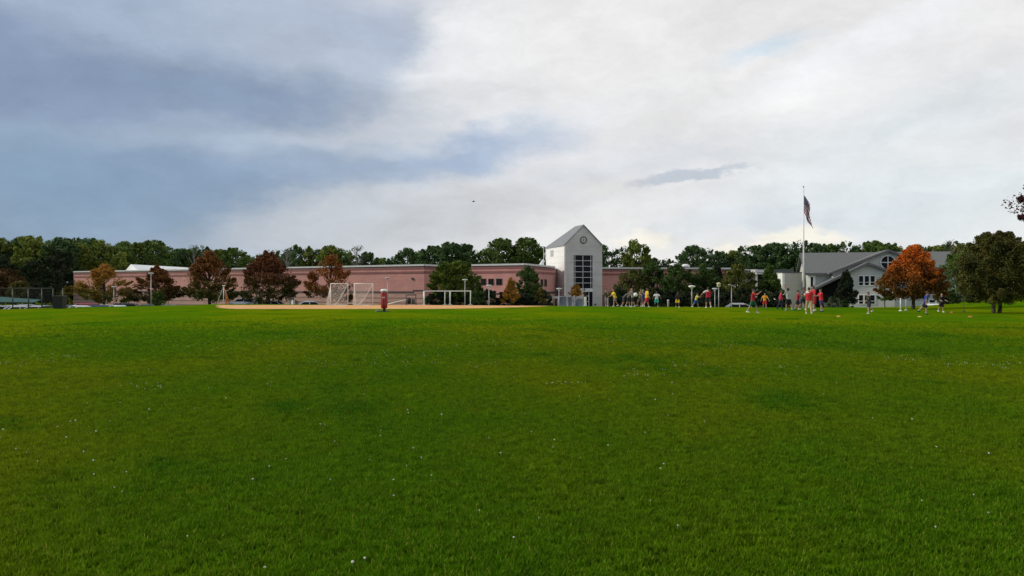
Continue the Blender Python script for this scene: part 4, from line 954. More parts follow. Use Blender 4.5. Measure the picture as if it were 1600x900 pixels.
MB().box(-.62, -.45, -.05, .05, 0, .12).build('foot_peg', M['coping'], dm)
# leaning white bar
a = P(605, 475.4, 82); b_ = P(635, 468, 82); o = thing('leaning_bar', 'white bar propped from the sand onto the black framed rack', 'bar', (a.x, 82, 0))
MB().tube((0, -.4, .05), (b_.x - a.x, -.4, b_.z), .05, .05, 8).build('bar', M['white'], o, True); MB().lathe([(.09, 0), (.09, .06)], 10, (0, -.4, 0)).build('foot', M['white'], o)
# black rack
d = 82; a = P(634, 0, d).x; b_ = P(650.5, 0, d).x; W = b_ - a; o = thing('equipment_rack', 'black tubular framed rack holding dark bags beside the white rail frame', 'rack', (a, d, 0))
for xx, nm in ((.04, 'post'), (W - .04, 'post')): MB().tube((xx, 0, 0), (xx, 0, 1.0), .04).build(nm, M['black'], o, True)
MB().tube((.0, 0, 1.02), (W, 0, 1.02), .05).build('top_rail', M['black'], o, True); MB().tube((0, 0, .12), (W, 0, .12), .03).build('bottom_rail', M['black'], o)
mb = MB(); mb.tube((0.04, 0, .05), (0.04, .5, .05), .03); mb.tube((W - .04, 0, .05), (W - .04, .5, .05), .03); mb.build('foot', M['black'], o)
g_ = thing('kit_bag', 'bulky black kit bag standing inside the black rack', 'bag', (a + W * .3, d + .1, 0)); MB().lathe([(.12, 0.14), (.2, .2), (.21, .55), (.16, .72), (.05, .76)], 14).build('bag_body', M['black'], g_, True); MB().tube((-.1, 0, .7), (.1, 0, .74), .02).build('strap', M['darkmetal'], g_)
g_ = thing('kit_bag', 'smaller grey kit bag beside the bulky black one in the rack', 'bag', (a + W * .7, d + .1, 0)); MB().lathe([(.12, 0.14), (.17, .2), (.17, .5), (.12, .62), (.05, .66)], 14).build('bag_body', mat('grey_canvas', (.09, .09, .1), .8), g_, True); MB().tube((-.1, 0, .6), (.1, 0, .64), .02).build('strap', M['darkmetal'], g_)
# white rail frame
d = 83; a = P(661.5, 0, d).x; o = thing('rail_frame', 'long white rail frame on four legs in front of the large green tree', 'frame', (a, d, 0)); W = P(736.5, 0, d).x - a; H = P(0, 454, d).z
MB().box(0, W, -.05, .05, H - .1, H).build('top_rail', M['white'], o, bevel=.01)
for px, w in ((662.5, .085), (695, .05), (703, .075), (735, .055)):
    xx = P(px, 0, d).x - a; g_ = MB().tube((xx, 0, .04), (xx, 0, H - .1), w, w, 10).build('leg', M['white'], o, True); MB().box(xx - .2, xx + .2, -.15, .15, 0, .04).build('foot', M['white'], g_)
# tripod stand
d = 84; apx = P(349.5, 447, d); o = thing('tripod_stand', 'leaning tripod of pale poles with an orange wrapped leg on the sand', 'tripod', (apx.x, d, 0))
zt = apx.z
for px, dy, m_, r_ in ((336, .5, 'coping', .03), (350.8, -.3, 'white', .035), (358.5, .1, 'orange', .05)):
    xx = P(px, 0, d).x - apx.x; MB().tube((xx, dy, 0), (0, 0, zt), r_, r_ * .8).build('leg', M[m_], o, True)
MB().box(-.13, .15, -.08, .08, zt - .02, zt + .1).build('top_block', M['white'], o, bevel=.02)
mb = MB(); mb.extr([(.18, -.08, zt - .7), (.34, -.08, zt - .8), (.42, -.1, .05), (.24, -.14, .05)], (0, .03, 0)); mb.build('orange_wrap', mat('orange_webbing', (.5, .16, .04), .8), o)
# thin stakes and marker posts
def stake(px, y0, y1, d, label, m_, r_=.035):
    x = P(px, 0, d).x; g = gz(x, d); o = thing('marker_post', label, 'post', (x, d, g)); H = P(0, y0, d).z - g
    MB().tube((0, 0, 0), (0, 0, H), r_, r_, 8).build('rod', m_, o, True); MB().lathe([(.13, 0), (.13, .03), (.05, .07)], 12).build('foot', m_, o, True)
stake(1407, 466, 486, 59, 'white marker post standing beneath the orange maple', M['white'], .04)
stake(1415.5, 467, 485, 61, 'thinner fainter white marker post just right of its twin', M['coping'], .025)
stake(1506, 474, 487, 57, 'thin dark stake in the grass beside the double trunked tree', M['darkmetal'], .02)
def cone(px, py, label, m_):
    d = CZ * FPX / (py - HY); x = P(px, 0, d).x; o = thing('marker_cone', label, 'cone', (x, d, gz(x, d)), 0, 'flat training cones on the grass')
    MB().lathe([(.13, 0), (.13, .01), (.11, .02), (.05, .06), (.04, .06)], 20).build('saucer', m_, o, True); MB().lathe([(.042, .056), (.04, .066), (.03, .067)], 16).build('rim', m_, o)
cone(1310, 495, 'small orange yellow cone alone on grass below the red shirted group', M['yellowp'])
cone(1516, 495.5, 'orange cone nearest the double trunked tree', M['orange'])
cone(1437, 495.5, 'yellow cone at the trailing foot of the running blue shirt player', M['yellowp'])
cone(1487, 488.5, 'faint orange cone between the small player and the stake', M['orange'])
x = P(547.8, 0, 128).x
o = thing('equipment_box', 'small red equipment box seen between the two net goals', 'box', (x, 104, gz(x * 104 / 128, 104))); o.location.x = P(547.8, 0, 104).x
MB().box(-.3, .3, -.3, .3, 0, 1.35).build('body', M['redpad'], o, bevel=.03); MB().box(-.32, .32, -.32, .32, 1.35, 1.42).build('lid', M['white'], o)

# ------------------------------------------------------------ fence, bin, shelter
F0 = V2(P(-60, 0, 61).x, 61.0); F1 = V2(P(99, 0, 72).x, 72.0)
fen = thing('chain_link_fence', 'black chain link fence with dark posts at the edge of the lawn', 'fence', (F0.x, F0.y, 0), math.atan2(F1.y - F0.y, F1.x - F0.x))
FLn = (F1 - F0).length; posts_px = [-45, -4, 20, 44.5, 65.5, 83, 98.5]
ft = 1.68
for k, px in enumerate(posts_px):
    a = a_at(F0, F1, px); MB().tube((a, 0, -.6), (a, 0, ft + .04), .05 if k != 5 else .035, None, 8).build('post', M['blackmetal'], fen, True)
am = a_at(F0, F1, 84); MB().tube((a_at(F0, F1, -45), 0, ft), (am, 0, ft), .035, None, 8).build('top_rail', M['blackmetal'], fen, True)
c0 = a_at(F0, F1, -45); nn = int((am - c0) / .13)
me = netgrid([(c0, -.06, -.1), (am, -.06, -.1), (am, -.06, ft), (c0, -.06, ft)], nn, 13, 'chain_link', fen, .011); me.data.materials[0] = M['blackmetal']
d = 66.5; x = P(93.5, 0, d).x
o = thing('rubbish_bin', 'square black lidded rubbish bin at the end of the fence', 'bin', (x, d, gz(x, d)))
mb = MB(); mb.v = []; w = .36; w2 = .41; H = 1.0
mb.v = [(-w, -w, 0), (w, -w, 0), (w, w, 0), (-w, w, 0), (-w2, -w2, H), (w2, -w2, H), (w2, w2, H), (-w2, w2, H)]; mb.f = [(0, 3, 2, 1), (4, 5, 6, 7), (0, 1, 5, 4), (1, 2, 6, 5), (2, 3, 7, 6), (3, 0, 4, 7)]
mb.build('body', M['black'], o, bevel=.04); MB().box(-.45, .45, -.45, .45, H, H + .08).build('lid', mat('grey_lid', (.07, .07, .07), .5), o, bevel=.03)
# green canvas shelter in the lot
d = 128; a = P(-40, 0, d); b_ = P(52, 0, d)
o = thing('canvas_shelter', 'long low shelter with sloping teal canvas roof among the parked cars', 'shelter', (a.x, d, -1.6)); W = b_.x - a.x
zt = P(0, 465, d).z + 1.6; z2 = P(0, 472, d).z + 1.6
mb = MB(); mb.extr([(0, 0, z2), (W, 0, z2 - .1), (W * .95, 3, z2 + .3), (0, 3, zt + .2)], (0, 0, .06)); mb.build('canopy', M['teal'], o)
for xx in (.3, W * .35, W * .7, W - .3): MB().tube((xx, .2, 0), (xx, .2, z2 - .1), .05).build('post', M['blackmetal'], o)

# ------------------------------------------------------------ planters at the entrance
def planter(px0, px1, yt, d, label, m_=None):
    w = (px1 - px0) / FPX * d / 2; x = P((px0 + px1) / 2, 0, d).x; g = gz(x, d); H = P(0, yt, d).z - g
    o = thing('planter', label, 'planter', (x, d, g), 0, 'round concrete planters by the entrance')
    MB().lathe([(w * .92, 0), (w * .96, .1), (w, H - .1), (w * 1.03, H - .1), (w * 1.03, H), (w * .9, H), (w * .88, H - .12), (.02, H - .12)], 24).build('tub', m_ or M['planter'], o, True)
    MB().lathe([(w * .86, H - .11), (.02, H - .06)], 20).build('soil', M['soil'], o, True); return o
planter(874, 884.5, 463, 112, 'blue grey round planter right beside the lamp post')
planter(886, 893.8, 463.5, 116, 'blue grey round planter in the middle of the entrance row')
planter(899, 910.5, 466.5, 112, 'blue grey round planter under the small orange tree')
o = thing('stone_arch_bench', 'low pale stone surround with dark opening beside the lamp post', 'bench', (P(867, 0, 112).x, 112, -1.6)); W = 1.1
for xx in (-.45, .45): MB().box(xx - .1, xx + .1, -.2, .2, 0, 2.25 - .9).build('leg', M['concrete'], o)
MB().box(-.58, .58, -.25, .25, 1.35, 1.6).build('top_slab', M['concrete'], o)
o.scale = (1, 1, 1.4)
planter(894, 897.6, 466, 113, 'narrow white round planter between the blue grey ones', M['white'])
tr_ = tree('sapling', 'small orange leaved tree growing in a planter before the tower window', 'tree', (P(900, 0, 112).x, 112, P(0, 467, 112).z), 2.1, P(0, 444, 112).z, P(0, 463, 112).z, LM['yellow'], kind='spread', seed=44, n=20, per=110, leaf=.15, trunk_r=.05)

# ------------------------------------------------------------ cars
def carpaint(c): return mat('car_paint', c, .25, .03, 1, spec=.6)
PAINT = {'white': (.75, .76, .77), 'silver': (.42, .43, .45), 'black': (.015, .016, .018), 'red': (.25, .015, .015), 'blue': (.03, .06, .16), 'grey': (.13, .135, .14), 'green': (.03, .07, .05), 'tan': (.35, .31, .24)}
PM = {k: carpaint(v) for k, v in PAINT.items()}
def car(label, x, y, rz, paint, style='sedan', z=None):
    z = gz(x, y) + .03 if z is None else z
    t = thing('parked_car', label, 'car', (x, y, z), rz, 'cars parked around the school')
    L_, hw = 4.5, .9; belt = .98; rh = 1.45 if style != 'suv' else 1.68
    st = [(-2.25, .35, .62, .78), (-2.15, .25, .80, .86), (-1.6, .22, .90, .90), (-.9, .22, .93, .90), (.9, .22, .92, .90), (1.5, .22, .88, .90), (2.05, .25, .74, .86), (2.25, .35, .58, .74)]
    if style != 'sedan': st[0] = (-2.25, .35, .95, .84); st[1] = (-2.2, .25, .98, .88)
    mb = MB(); ns = 8
    for (xx, zb, zt_, w) in st: mb.v += [(xx, -w * .9, zb), (xx, -w, zb + .2), (xx, -w, zt_ - .18), (xx, -w * .86, zt_), (xx, w * .86, zt_), (xx, w, zt_ - .18), (xx, w, zb + .2), (xx, w * .9, zb)]
    for k in range(len(st) - 1): mb.f += [(k*ns+i, k*ns+(i+1) % ns, (k+1)*ns+(i+1) % ns, (k+1)*ns+i) for i in range(ns)]
    mb.f += [tuple(range(ns)), tuple((len(st)-1)*ns+i for i in range(ns))]
    body = mb.build('body', PM[paint], t, True)
    gx = {'sedan': (-1.75, -.95, .45, 1.15), 'hatch': (-2.15, -1.55, .35, 1.2), 'suv': (-2.2, -1.95, .35, 1.1)}[style]
    def green(x0, x1, x2, x3, za, zb2, wa, wb, nm, m_):
        q = MB(); q.v = [(x0, -wa, za), (x3, -wa, za), (x3, wa, za), (x0, wa, za), (x1, -wb, zb2), (x2, -wb, zb2), (x2, wb, zb2), (x1, wb, zb2)]
        q.f = [(0, 3, 2, 1), (4, 5, 6, 7), (0, 1, 5, 4), (1, 2, 6, 5), (2, 3, 7, 6), (3, 0, 4, 7)]; return q.build(nm, m_, t)
    green(gx[0], gx[1], gx[2], gx[3], belt - .03, rh - .05, .76, .62, 'windows', M['glass'])
    green(gx[1] - .10, gx[1] + .12, gx[2] - .14, gx[2] + .12, rh - .14, rh + .03, .70, .54, 'roof', PM[paint])
    mb = MB()
    for s in (-1, 1):
        for (xa, xb) in ((gx[0], gx[1]), (gx[3], gx[2]), ((gx[0]+gx[3])/2, (gx[1]+gx[2])/2)): mb.tube((xa, s * .77, belt - .02), (xb, s * .63, rh - .03), .055, .05, 6)
    mb.build('pillars', PM[paint], t)
    for s in (-1, 1):
        for xx in (-1.38, 1.4):
            w_ = MB().tube((xx, s * .74, .32), (xx, s * .93, .32), .32, .32, 20).build('wheel', M['rubber'], t); MB().tube((xx, s * .93, .32), (xx, s * .945, .32), .2, .18, 12).build('rim', M['chrome'], w_)
        MB().box(2.16, 2.27, s * .66 - .14, s * .66 + .14, .52, .64).build('headlight', M['lamphead'], t)
        MB().box(-2.28, -2.2, s * .68 - .12, s * .68 + .12, .6, .76).build('tail_light', M['redpad'], t)
    return t
def carpx(px, d, rzdeg, paint, style, label): return car(label, P(px, 0, d).x, d, R(rzdeg), paint, style)
x = P(380, 0, 124).x; car('white hatchback parked just behind the sand, dark side windows', x, 124, R(168), 'white', 'hatch', -1.22)
carpx(480, 118, 200, 'white', 'sedan', 'white sedan mostly hidden behind the sand near the goals')
carpx(424, 122, 170, 'silver', 'sedan', 'silver sedan under the deep maroon maple')
carpx(262, 104, 170, 'grey', 'sedan', 'grey sedan just past the tall lamp post')
carpx(226, 104, 195, 'green', 'sedan', 'dark green sedan in front of the rusty brown maple')
carpx(206, 102, 12, 'black', 'suv', 'black car with dark roof between the two tall lamps')
carpx(183, 101, 230, 'white', 'sedan', 'white sedan at the foot of the short lamp post')
carpx(160, 104, 170, 'tan', 'sedan', 'tan sedan beneath the broad orange and green maple')
carpx(146, 101, 215, 'blue', 'hatch', 'dark blue hatchback angled under the orange and green maple')
carpx(130, 103, 160, 'red', 'suv', 'dark red car at the end of the pink wall')
carpx(122, 99, 240, 'white', 'sedan', 'white sedan nearest the black rubbish bin')
carpx(108, 102, 185, 'grey', 'sedan', 'grey sedan beyond the black rubbish bin')
carpx(76, 98, 215, 'black', 'sedan', 'black sedan seen through the fence beside the bin')
carpx(54, 99, 200, 'white', 'hatch', 'white hatchback behind the middle fence posts')
carpx(38, 106, 170, 'silver', 'sedan', 'silver sedan half under the teal canvas shelter')
carpx(24, 98, 230, 'white', 'sedan', 'white sedan in front of the teal canvas shelter')
carpx(4, 100, 190, 'silver', 'hatch', 'silver hatchback at the far end behind the fence')
carpx(1150, 99, 176, 'silver', 'sedan', 'silver sedan parked below the tilted panel post')
carpx(1184, 112, 180, 'black', 'suv', 'black car parked behind the orange shirted person')
x = P(1510, 0, 84).x
car('pale car half hidden by shrubs beyond the grass mound', x, 92, R(150), 'white', 'suv', gz(x, 92) - .2)

# ------------------------------------------------------------ bird
bd = P(740, 315, 70); o = thing('bird', 'tiny dark bird flying in the cloudy sky above the school', 'bird', bd)
MB().path([Vector((-.14, 0, 0)), Vector((-.05, 0, 0)), Vector((.06, 0, .01)), Vector((.13, 0, .02))], [.01, .04, .04, .012], 8).build('body', M['black'], o, True)
for s in (-1, 1): MB().extr([(-.04, 0, .01), (.05, 0, .01), (.02, s * .2, .07), (-.04, s * .18, .06)], (0, 0, .008)).build('wing', M['black'], o)

# ------------------------------------------------------------ people
def chain(mb, pts, rad, lat=None, n=12, caps='rr'):
    """elliptical loft through pts; rad = (across, fore-aft); caps r = rounded, f = flat"""
    pts = [Vector(p) for p in pts]; rad = [(r_, r_) if not isinstance(r_, tuple) else r_ for r_ in rad]
    P_, R_ = list(pts), list(rad)
    t0 = (pts[1] - pts[0]).normalized(); t1 = (pts[-1] - pts[-2]).normalized()
    if caps[0] == 'r':
        r_ = min(rad[0]); P_ = [pts[0] - t0 * r_ * .9, pts[0] - t0 * r_ * .6] + P_; R_ = [tuple(q * .35 for q in rad[0]), tuple(q * .78 for q in rad[0])] + R_
    if caps[1] == 'r':
        r_ = min(rad[-1]); P_ += [pts[-1] + t1 * r_ * .6, pts[-1] + t1 * r_ * .9]; R_ += [tuple(q * .78 for q in rad[-1]), tuple(q * .35 for q in rad[-1])]
    b = len(mb.v); m_ = len(P_)
    for i in range(m_):
        tg = (P_[min(i + 1, m_ - 1)] - P_[max(i - 1, 0)]).normalized()
        la = Vector(lat) if lat is not None else Vector((0, 1, 0))
        la = la - tg * la.dot(tg); la = la.normalized() if la.length > .15 else tg.orthogonal().normalized(); fo = tg.cross(la)
        for q in range(n):
            t = 2 * math.pi * q / n; mb.v.append(tuple(P_[i] + la * math.cos(t) * R_[i][0] + fo * math.sin(t) * R_[i][1]))
    for i in range(m_ - 1): mb.f += [(b+i*n+q, b+i*n+(q+1) % n, b+(i+1)*n+(q+1) % n, b+(i+1)*n+q) for q in range(n)]
    mb.f += [tuple(b+q for q in range(n))[::-1], tuple(b+(m_-1)*n+q for q in range(n))]
def ellipsoid(mb, c, rx, ry, rz, n=14):
    b = len(mb.v); m_ = 9
    for i in range(m_):
        ph = -math.pi / 2 + math.pi * (i + .35) / (m_ - .3)
        for q in range(n): t = 2 * math.pi * q / n; mb.v.append((c[0] + rx * math.cos(ph) * math.cos(t), c[1] + ry * math.cos(ph) * math.sin(t), c[2] + rz * math.sin(ph)))
    for i in range(m_ - 1): mb.f += [(b+i*n+q, b+i*n+(q+1) % n, b+(i+1)*n+(q+1) % n, b+(i+1)*n+q) for q in range(n)]
    mb.f += [tuple(b+q for q in range(n))[::-1], tuple(b+(m_-1)*n+q for q in range(n))]
def fuse(mb, name, mt, parent, k, vox=.014, smooth=3):
    """one continuous surface out of the overlapping lofts"""
    me = bpy.data.meshes.new('tmp'); me.from_pydata([tuple(Vector(v) * k) for v in mb.v], [], mb.f); me.update()
    bm = bmesh.new(); bm.from_mesh(me); bmesh.ops.recalc_face_normals(bm, faces=bm.faces); bm.to_mesh(me); bm.free()
    ob = bpy.data.objects.new('tmp', me); COL.objects.link(ob)
    rm = ob.modifiers.new('r', 'REMESH'); rm.mode = 'VOXEL'; rm.voxel_size = vox; rm.adaptivity = 0
    if smooth: sm = ob.modifiers.new('s', 'SMOOTH'); sm.factor = .5; sm.iterations = smooth
    ev = ob.evaluated_get(bpy.context.evaluated_depsgraph_get())
    out = bpy.data.meshes.new_from_object(ev); bpy.data.objects.remove(ob); bpy.data.meshes.remove(me)
    out.name = name; out.materials.clear(); out.shade_smooth(); return link(name, out, mt, parent)
SKIN = {'light': mat('light_skin', (.42, .24, .165), .6, .05), 'tan': mat('tan_skin', (.36, .19, .12), .6, .05), 'dark': mat('brown_skin', (.12, .06, .04), .6, .05)}
HAIR = {'black': mat('black_hair', (.012, .010, .010), .6), 'brown': mat('brown_hair', (.06, .03, .015), .6), 'fair': mat('fair_hair', (.30, .20, .10), .6)}
CL = {}
def cloth(c):
    if c not in CL: CL[c] = mat('cloth', c, .85, .10, 8)
    return CL[c]
def person(label, px, feet, head, face, top, bottom, legs=((10, 5), (-12, 12)), arms=((15, 10, 25), (-10, 10, 25)), lean=4, skin='light', hair='black', pants=False, shoe=(.75, .75, .75), sleeve=None, group=None, extra=None, d=None, build=1.0, headgear=None, longsl=False):
    """face: direction the figure faces, degrees (0 = towards +x, 90 = away, 270 = towards the camera). legs/arms: left, right"""
    d = d or CZ * FPX / (feet - HY); x = P(px, 0, d).x; g = gz(x, d)
    Ht = (feet - head) / FPX * d / 1.0
    Ht = min(max(Ht, 1.25), 1.95) if d < 73.5 else 1.68
    t = thing('person', label, 'person', (x, d, g), R(face), group)
    k = Ht / 1.78
    def dr(p, q, s): return Vector((math.sin(R(p)) * math.cos(R(q)), s * math.sin(R(q)), -math.cos(R(p)) * math.cos(R(q))))
    hip = Vector((0, 0, .93)); ld = Vector((math.sin(R(lean)), 0, math.cos(R(lean))))
    low = []
    J = {}
    for s, nm, (a, b) in ((1, 'L', legs[0]), (-1, 'R', legs[1])):
        h = hip + Vector((0, s * .095, -.03)); kn = h + dr(a, 4, s) * .42; an = kn + dr(a - b, 2, s) * .42
        toe = an + Vector((.16 * math.cos(R(min(b, 50) * .6)), s * .02, -.05 - .10 * math.sin(R(min(b, 60) * .6))))
        J[nm] = (h, kn, an, toe); low.append(an.z - .07 if b < 40 else 9)
    dz = -min(low); hip.z += dz
    for nm in 'LR': J[nm] = tuple(p + Vector((0, 0, dz)) for p in J[nm])
    waist = hip + ld * .14; chest = hip + ld * .34; sh = hip + ld * .50; neck = hip + ld * .565
    hd = (ld + Vector((.10, 0, .5))).normalized(); jaw = neck + hd * .06; hm = neck + hd * .135; ht_ = neck + hd * .235
    K = {}
    for s, nm, (p, q, e) in ((1, 'L', arms[0]), (-1, 'R', arms[1])):
        S0 = sh + Vector((0, s * .17, -.02)); el = S0 + dr(p + lean * .5, q, s) * .28; wr = el + dr(p + e + lean * .5, q * .6, s) * .25
        fd = (wr - el).normalized(); side = Vector((0, 0, 1)).cross(fd); side = side.normalized() if side.length > .1 else Vector((1, 0, 0))
        K[nm] = (S0, el, wr, fd, side)
    m = MB()
    bd = build; hc = hm + Vector((0, 0, .0))
    chain(m, [hip - Vector((0, 0, .06)), hip + Vector((0, 0, .02)), waist, chest, sh, sh + ld * .05], [(.12 * bd, .09), (.15 * bd, .105), (.135 * bd, .095), (.165 * bd, .11), (.15, .085), (.08, .06)])
    chain(m, [sh, neck, neck + hd * .06], [.062, .052, .054])
    ellipsoid(m, hc, .094, .076, .118); chain(m, [jaw + Vector((.012, 0, .02)), jaw + Vector((.035, 0, -.005))], [.056, .042])
    ellipsoid(m, hc + Vector((.098, 0, -.018)), .016, .013, .022, 8)
    for s in (-1, 1): ellipsoid(m, hc + Vector((-.005, s * .078, -.01)), .02, .012, .03, 8)
    for nm in 'LR':
        h, kn, an, toe = J[nm]; chain(m, [h, h.lerp(kn, .4), kn, kn.lerp(an, .3), kn.lerp(an, .65), an], [.092, .080, .056, .058, .046, .036]); chain(m, [an + Vector((-.03, 0, -.03)), toe], [.036, .03])
        S0, el, wr, fd, side = K[nm]; chain(m, [S0, S0.lerp(el, .5), el, el.lerp(wr, .35), wr], [.056, .047, .039, .039, .027])
        chain(m, [wr - fd * .01, wr + fd * .05, wr + fd * .095], [(.030, .02), (.042, .018), (.040, .015)], lat=side, n=10)
        for fi in range(4):
            o_ = (fi - 1.5) * .0225; L_ = (.075, .085, .08, .062)[fi]; b0 = wr + fd * .088 + side * o_
            chain(m, [b0, b0 + fd * L_ * .55 + Vector((0, 0, -.006)), b0 + fd * L_ * .95 + Vector((0, 0, -.022))], [.0105, .010, .009], n=7)
        chain(m, [wr + fd * .035 + side * .030, wr + fd * .075 + side * .058, wr + fd * .10 + side * .062], [.013, .011, .010], n=7)
    fuse(m, 'body', SKIN[skin], t, k, .0105, 2)
    m = MB()
    chain(m, [hip - ld * .06, hip + ld * .04, waist, chest, sh - ld * .01, sh + ld * .045], [(.185 * bd, .140), (.180 * bd, .135), (.172 * bd, .128), (.192 * bd, .135), (.165, .098), (.085, .066)], caps='ff')
    for nm in 'LR':
        S0, el, wr, fd, side = K[nm]; chain(m, [S0 + Vector((0, 0, .0)), S0.lerp(el, .45), S0.lerp(el, .88)], [.072, .070, .078], caps='rf')
        if longsl: chain(m, [S0.lerp(el, .8), el, el.lerp(wr, .5), wr], [.064, .055, .048, .042], caps='rf')
    fuse(m, 'shirt', cloth(top), t, k, .014, 3)
    if sleeve:
        S0, el, wr, fd, side = K['L']; m = MB(); chain(m, [S0 + Vector((0, -.02, .01)), S0.lerp(el, .45), S0.lerp(el, .9)], [.080, .078, .084], caps='rf')
        chain(m, [sh + Vector((-.02, .15, -.03)), sh + Vector((-.02, .05, -.05)), sh + Vector((-.02, -.04, -.05))], [(.07, .07), (.10, .095), (.07, .09)], lat=(0, 0, 1)); fuse(m, 'sleeve_panel', cloth(sleeve), t, k, .014, 3)
    m = MB(); chain(m, [hip + Vector((0, 0, .07)), hip, hip - Vector((0, 0, .06))], [(.160 * bd, .120), (.172 * bd, .130), (.165 * bd, .125)], caps='fr')
    for nm in 'LR':
        h, kn, an, toe = J[nm]
        if pants: chain(m, [h + Vector((0, 0, -.02)), h.lerp(kn, .5), kn, kn.lerp(an, .5), kn.lerp(an, .95)], [.108, .098, .078, .072, .070], caps='rf')
        else: chain(m, [h + Vector((0, 0, -.02)), h.lerp(kn, .45), h.lerp(kn, .92)], [.108, .112, .122], caps='rf')
    fuse(m, 'trousers' if pants else 'shorts', cloth(bottom), t, k, .014, 3)
    for nm in 'LR':
        h, kn, an, toe = J[nm]; m = MB(); chain(m, [an + Vector((-.045, 0, -.035)), an + Vector((.03, 0, -.035)), toe + Vector((0, 0, .004))], [(.040, .038), (.046, .042), (.044, .030)]); chain(m, [an + Vector((0, 0, -.04)), an + Vector((0, 0, .02))], [.045, .047], caps='rf'); fuse(m, 'shoe', cloth(shoe), t, k, .012, 2)
        if not pants: m = MB(); chain(m, [an + Vector((0, 0, 0)), an.lerp(kn, .22)], [.043, .048], caps='ff'); fuse(m, 'sock', cloth((.45, .45, .43)), t, k, .014, 0)
    m = MB(); ellipsoid(m, hc + Vector((-.022, 0, .030)), .100, .088, .106); ellipsoid(m, hc + Vector((.02, 0, .075)), .075, .072, .060)
    if hair in ('brown',) and headgear is None: ellipsoid(m, hc + Vector((-.045, 0, -.03)), .065, .078, .09)
    fuse(m, 'hair', HAIR[hair] if headgear is None else cloth(headgear), t, k, .013, 2)
    for s in (-1, 1):
        e_ = MB().lathe([(.003, -.008), (.011, -.004), (.011, .004), (.003, .008)], 8).build('eye', M['black'], t); e_.location = (hm + Vector((.085, s * .03, .008))) * k; e_.scale = (k, k, k)
    return t, K, k, (x, d, g)
GA = 'players on the far part of the lawn'; GB = 'players gathered before the flagpole'
Yel = (.72, .46, .02); Red = (.45, .012, .03); Blk = (.012, .012, .014); Navy = (.015, .02, .07); Gry = (.30, .31, .30); Wht = (.78, .79, .80)
person('person in brown top and grey trousers bending arms by the tower edge', 948, 478.5, 452, 250, (.09, .07, .045), (.25, .25, .28), lean=14, arms=((35, 10, 50), (30, 10, 60)), pants=True, hair='black', group=GA, d=75)
person('person in loose bright yellow top leaning forward next to the brown topped one', 961, 479, 454, 200, (.78, .55, .02), (.20, .18, .2), lean=18, arms=((30, 20, 30), (20, 20, 30)), legs=((25, 20), (-22, 15)), hair='fair', group=GA, d=74.5, build=1.15)
person('person in dark grey top stooping forward with both arms stretched out', 974.5, 479, 453.5, 0, (.07, .075, .07), (.05, .05, .06), lean=48, arms=((78, 5, 10), (70, 8, 5)), legs=((5, 35), (-5, 25)), hair='brown', group=GA, d=74)
person('person in black shorts and brown shirt wedged between two grey shirted players', 982, 479.3, 455, 350, (.10, .07, .055), Blk, lean=16, arms=((62, 6, 10), (50, 6, 20)), hair='black', group=GA, d=73.5)
person('person in loose light grey shirt and black shorts beside a white ball', 988.5, 480, 450.5, 180, (.22, .23, .22), Blk, lean=8, arms=((60, 5, 10), (20, 12, 30)), hair='fair', group=GA, d=72.5, build=1.1)
bx = P(992.3, 460.5, 72.2)
bb = setp(MB().lathe([(.02, -.19), (.11, -.155), (.17, -.08), (.19, 0), (.17, .08), (.11, .155), (.02, .19)], 24).build('ball', M['white'], None, True), 'large white ball at the elbow of the light grey shirted player', 'ball'); bb.location = (bx.x, 71.9, bx.z)
person('small person in olive and tan kit beside the red shorts player', 1000.5, 479, 456.5, 300, (.24, .19, .09), (.22, .15, .13), lean=8, arms=((40, 10, 60), (30, 10, 50)), legs=((15, 10), (-20, 15)), hair='brown', group=GA, d=74.2)
person('person in royal blue shirt with green headwear, half hidden behind yellow shirt', 1004.5, 479.5, 447.5, 270, (.02, .04, .30), (.02, .03, .12), hair='black', headgear=(.05, .35, .12), group=GA, d=76)
person('person in amber yellow shirt and bright red shorts striding wide', 1010.5, 480.3, 449, 20, Yel, (.55, .01, .02), legs=((24, 8), (-28, 12)), arms=((10, 14, 30), (-5, 12, 30)), hair='brown', group=GA, d=71.5, build=1.12)
person('person in white shirt and turquoise shorts running towards us', 1026, 480, 455, 265, Wht, (.02, .42, .34), legs=((2, 4), (-10, 75)), arms=((10, 38, 25), (10, 38, 25)), skin='dark', group=GA, d=72)
person('person in black top and yellow shorts standing near the bollard', 1058.7, 480.7, 456, 270, (.03, .018, .016), (.75, .48, .02), skin='dark', group=GA, d=71, arms=((10, 12, 120), (10, 12, 120)), build=1.1)
person('person in pale yellow vest and blue shorts hunching next to the oval headed lamp', 1087.5, 481, 457, 330, (.68, .60, .12), (.01, .09, .34), lean=14, legs=((22, 12), (-24, 14)), arms=((40, 8, 60), (40, 8, 60)), hair='brown', group=GA, d=70)
person('person in dark clothes crouching behind the yellow vest player', 1092, 480.5, 457, 180, (.05, .02, .015), (.012, .014, .05), lean=30, legs=((30, 55), (15, 50)), arms=((45, 8, 40), (40, 8, 40)), skin='tan', group=GA, d=71.6)
person('person in crimson vest over white sleeve, black shorts, pointing away', 1106.5, 481.5, 448.5, 95, (.42, .01, .035), Blk, arms=((20, 55, 10), (12, 14, 50)), sleeve=(.75, .68, .68), legs=((8, 5), (-14, 10)), hair='black', group=GA, d=69, build=1.15)
person('person in red shirt lifting hands to face, dark green shorts, long stride', 1176, 489, 450, 330, (.36, .012, .02), (.01, .10, .05), lean=4, arms=((75, 8, 60), (70, 8, 50)), legs=((28, 22), (-20, 12)), hair='black', group=GB, build=1.05)
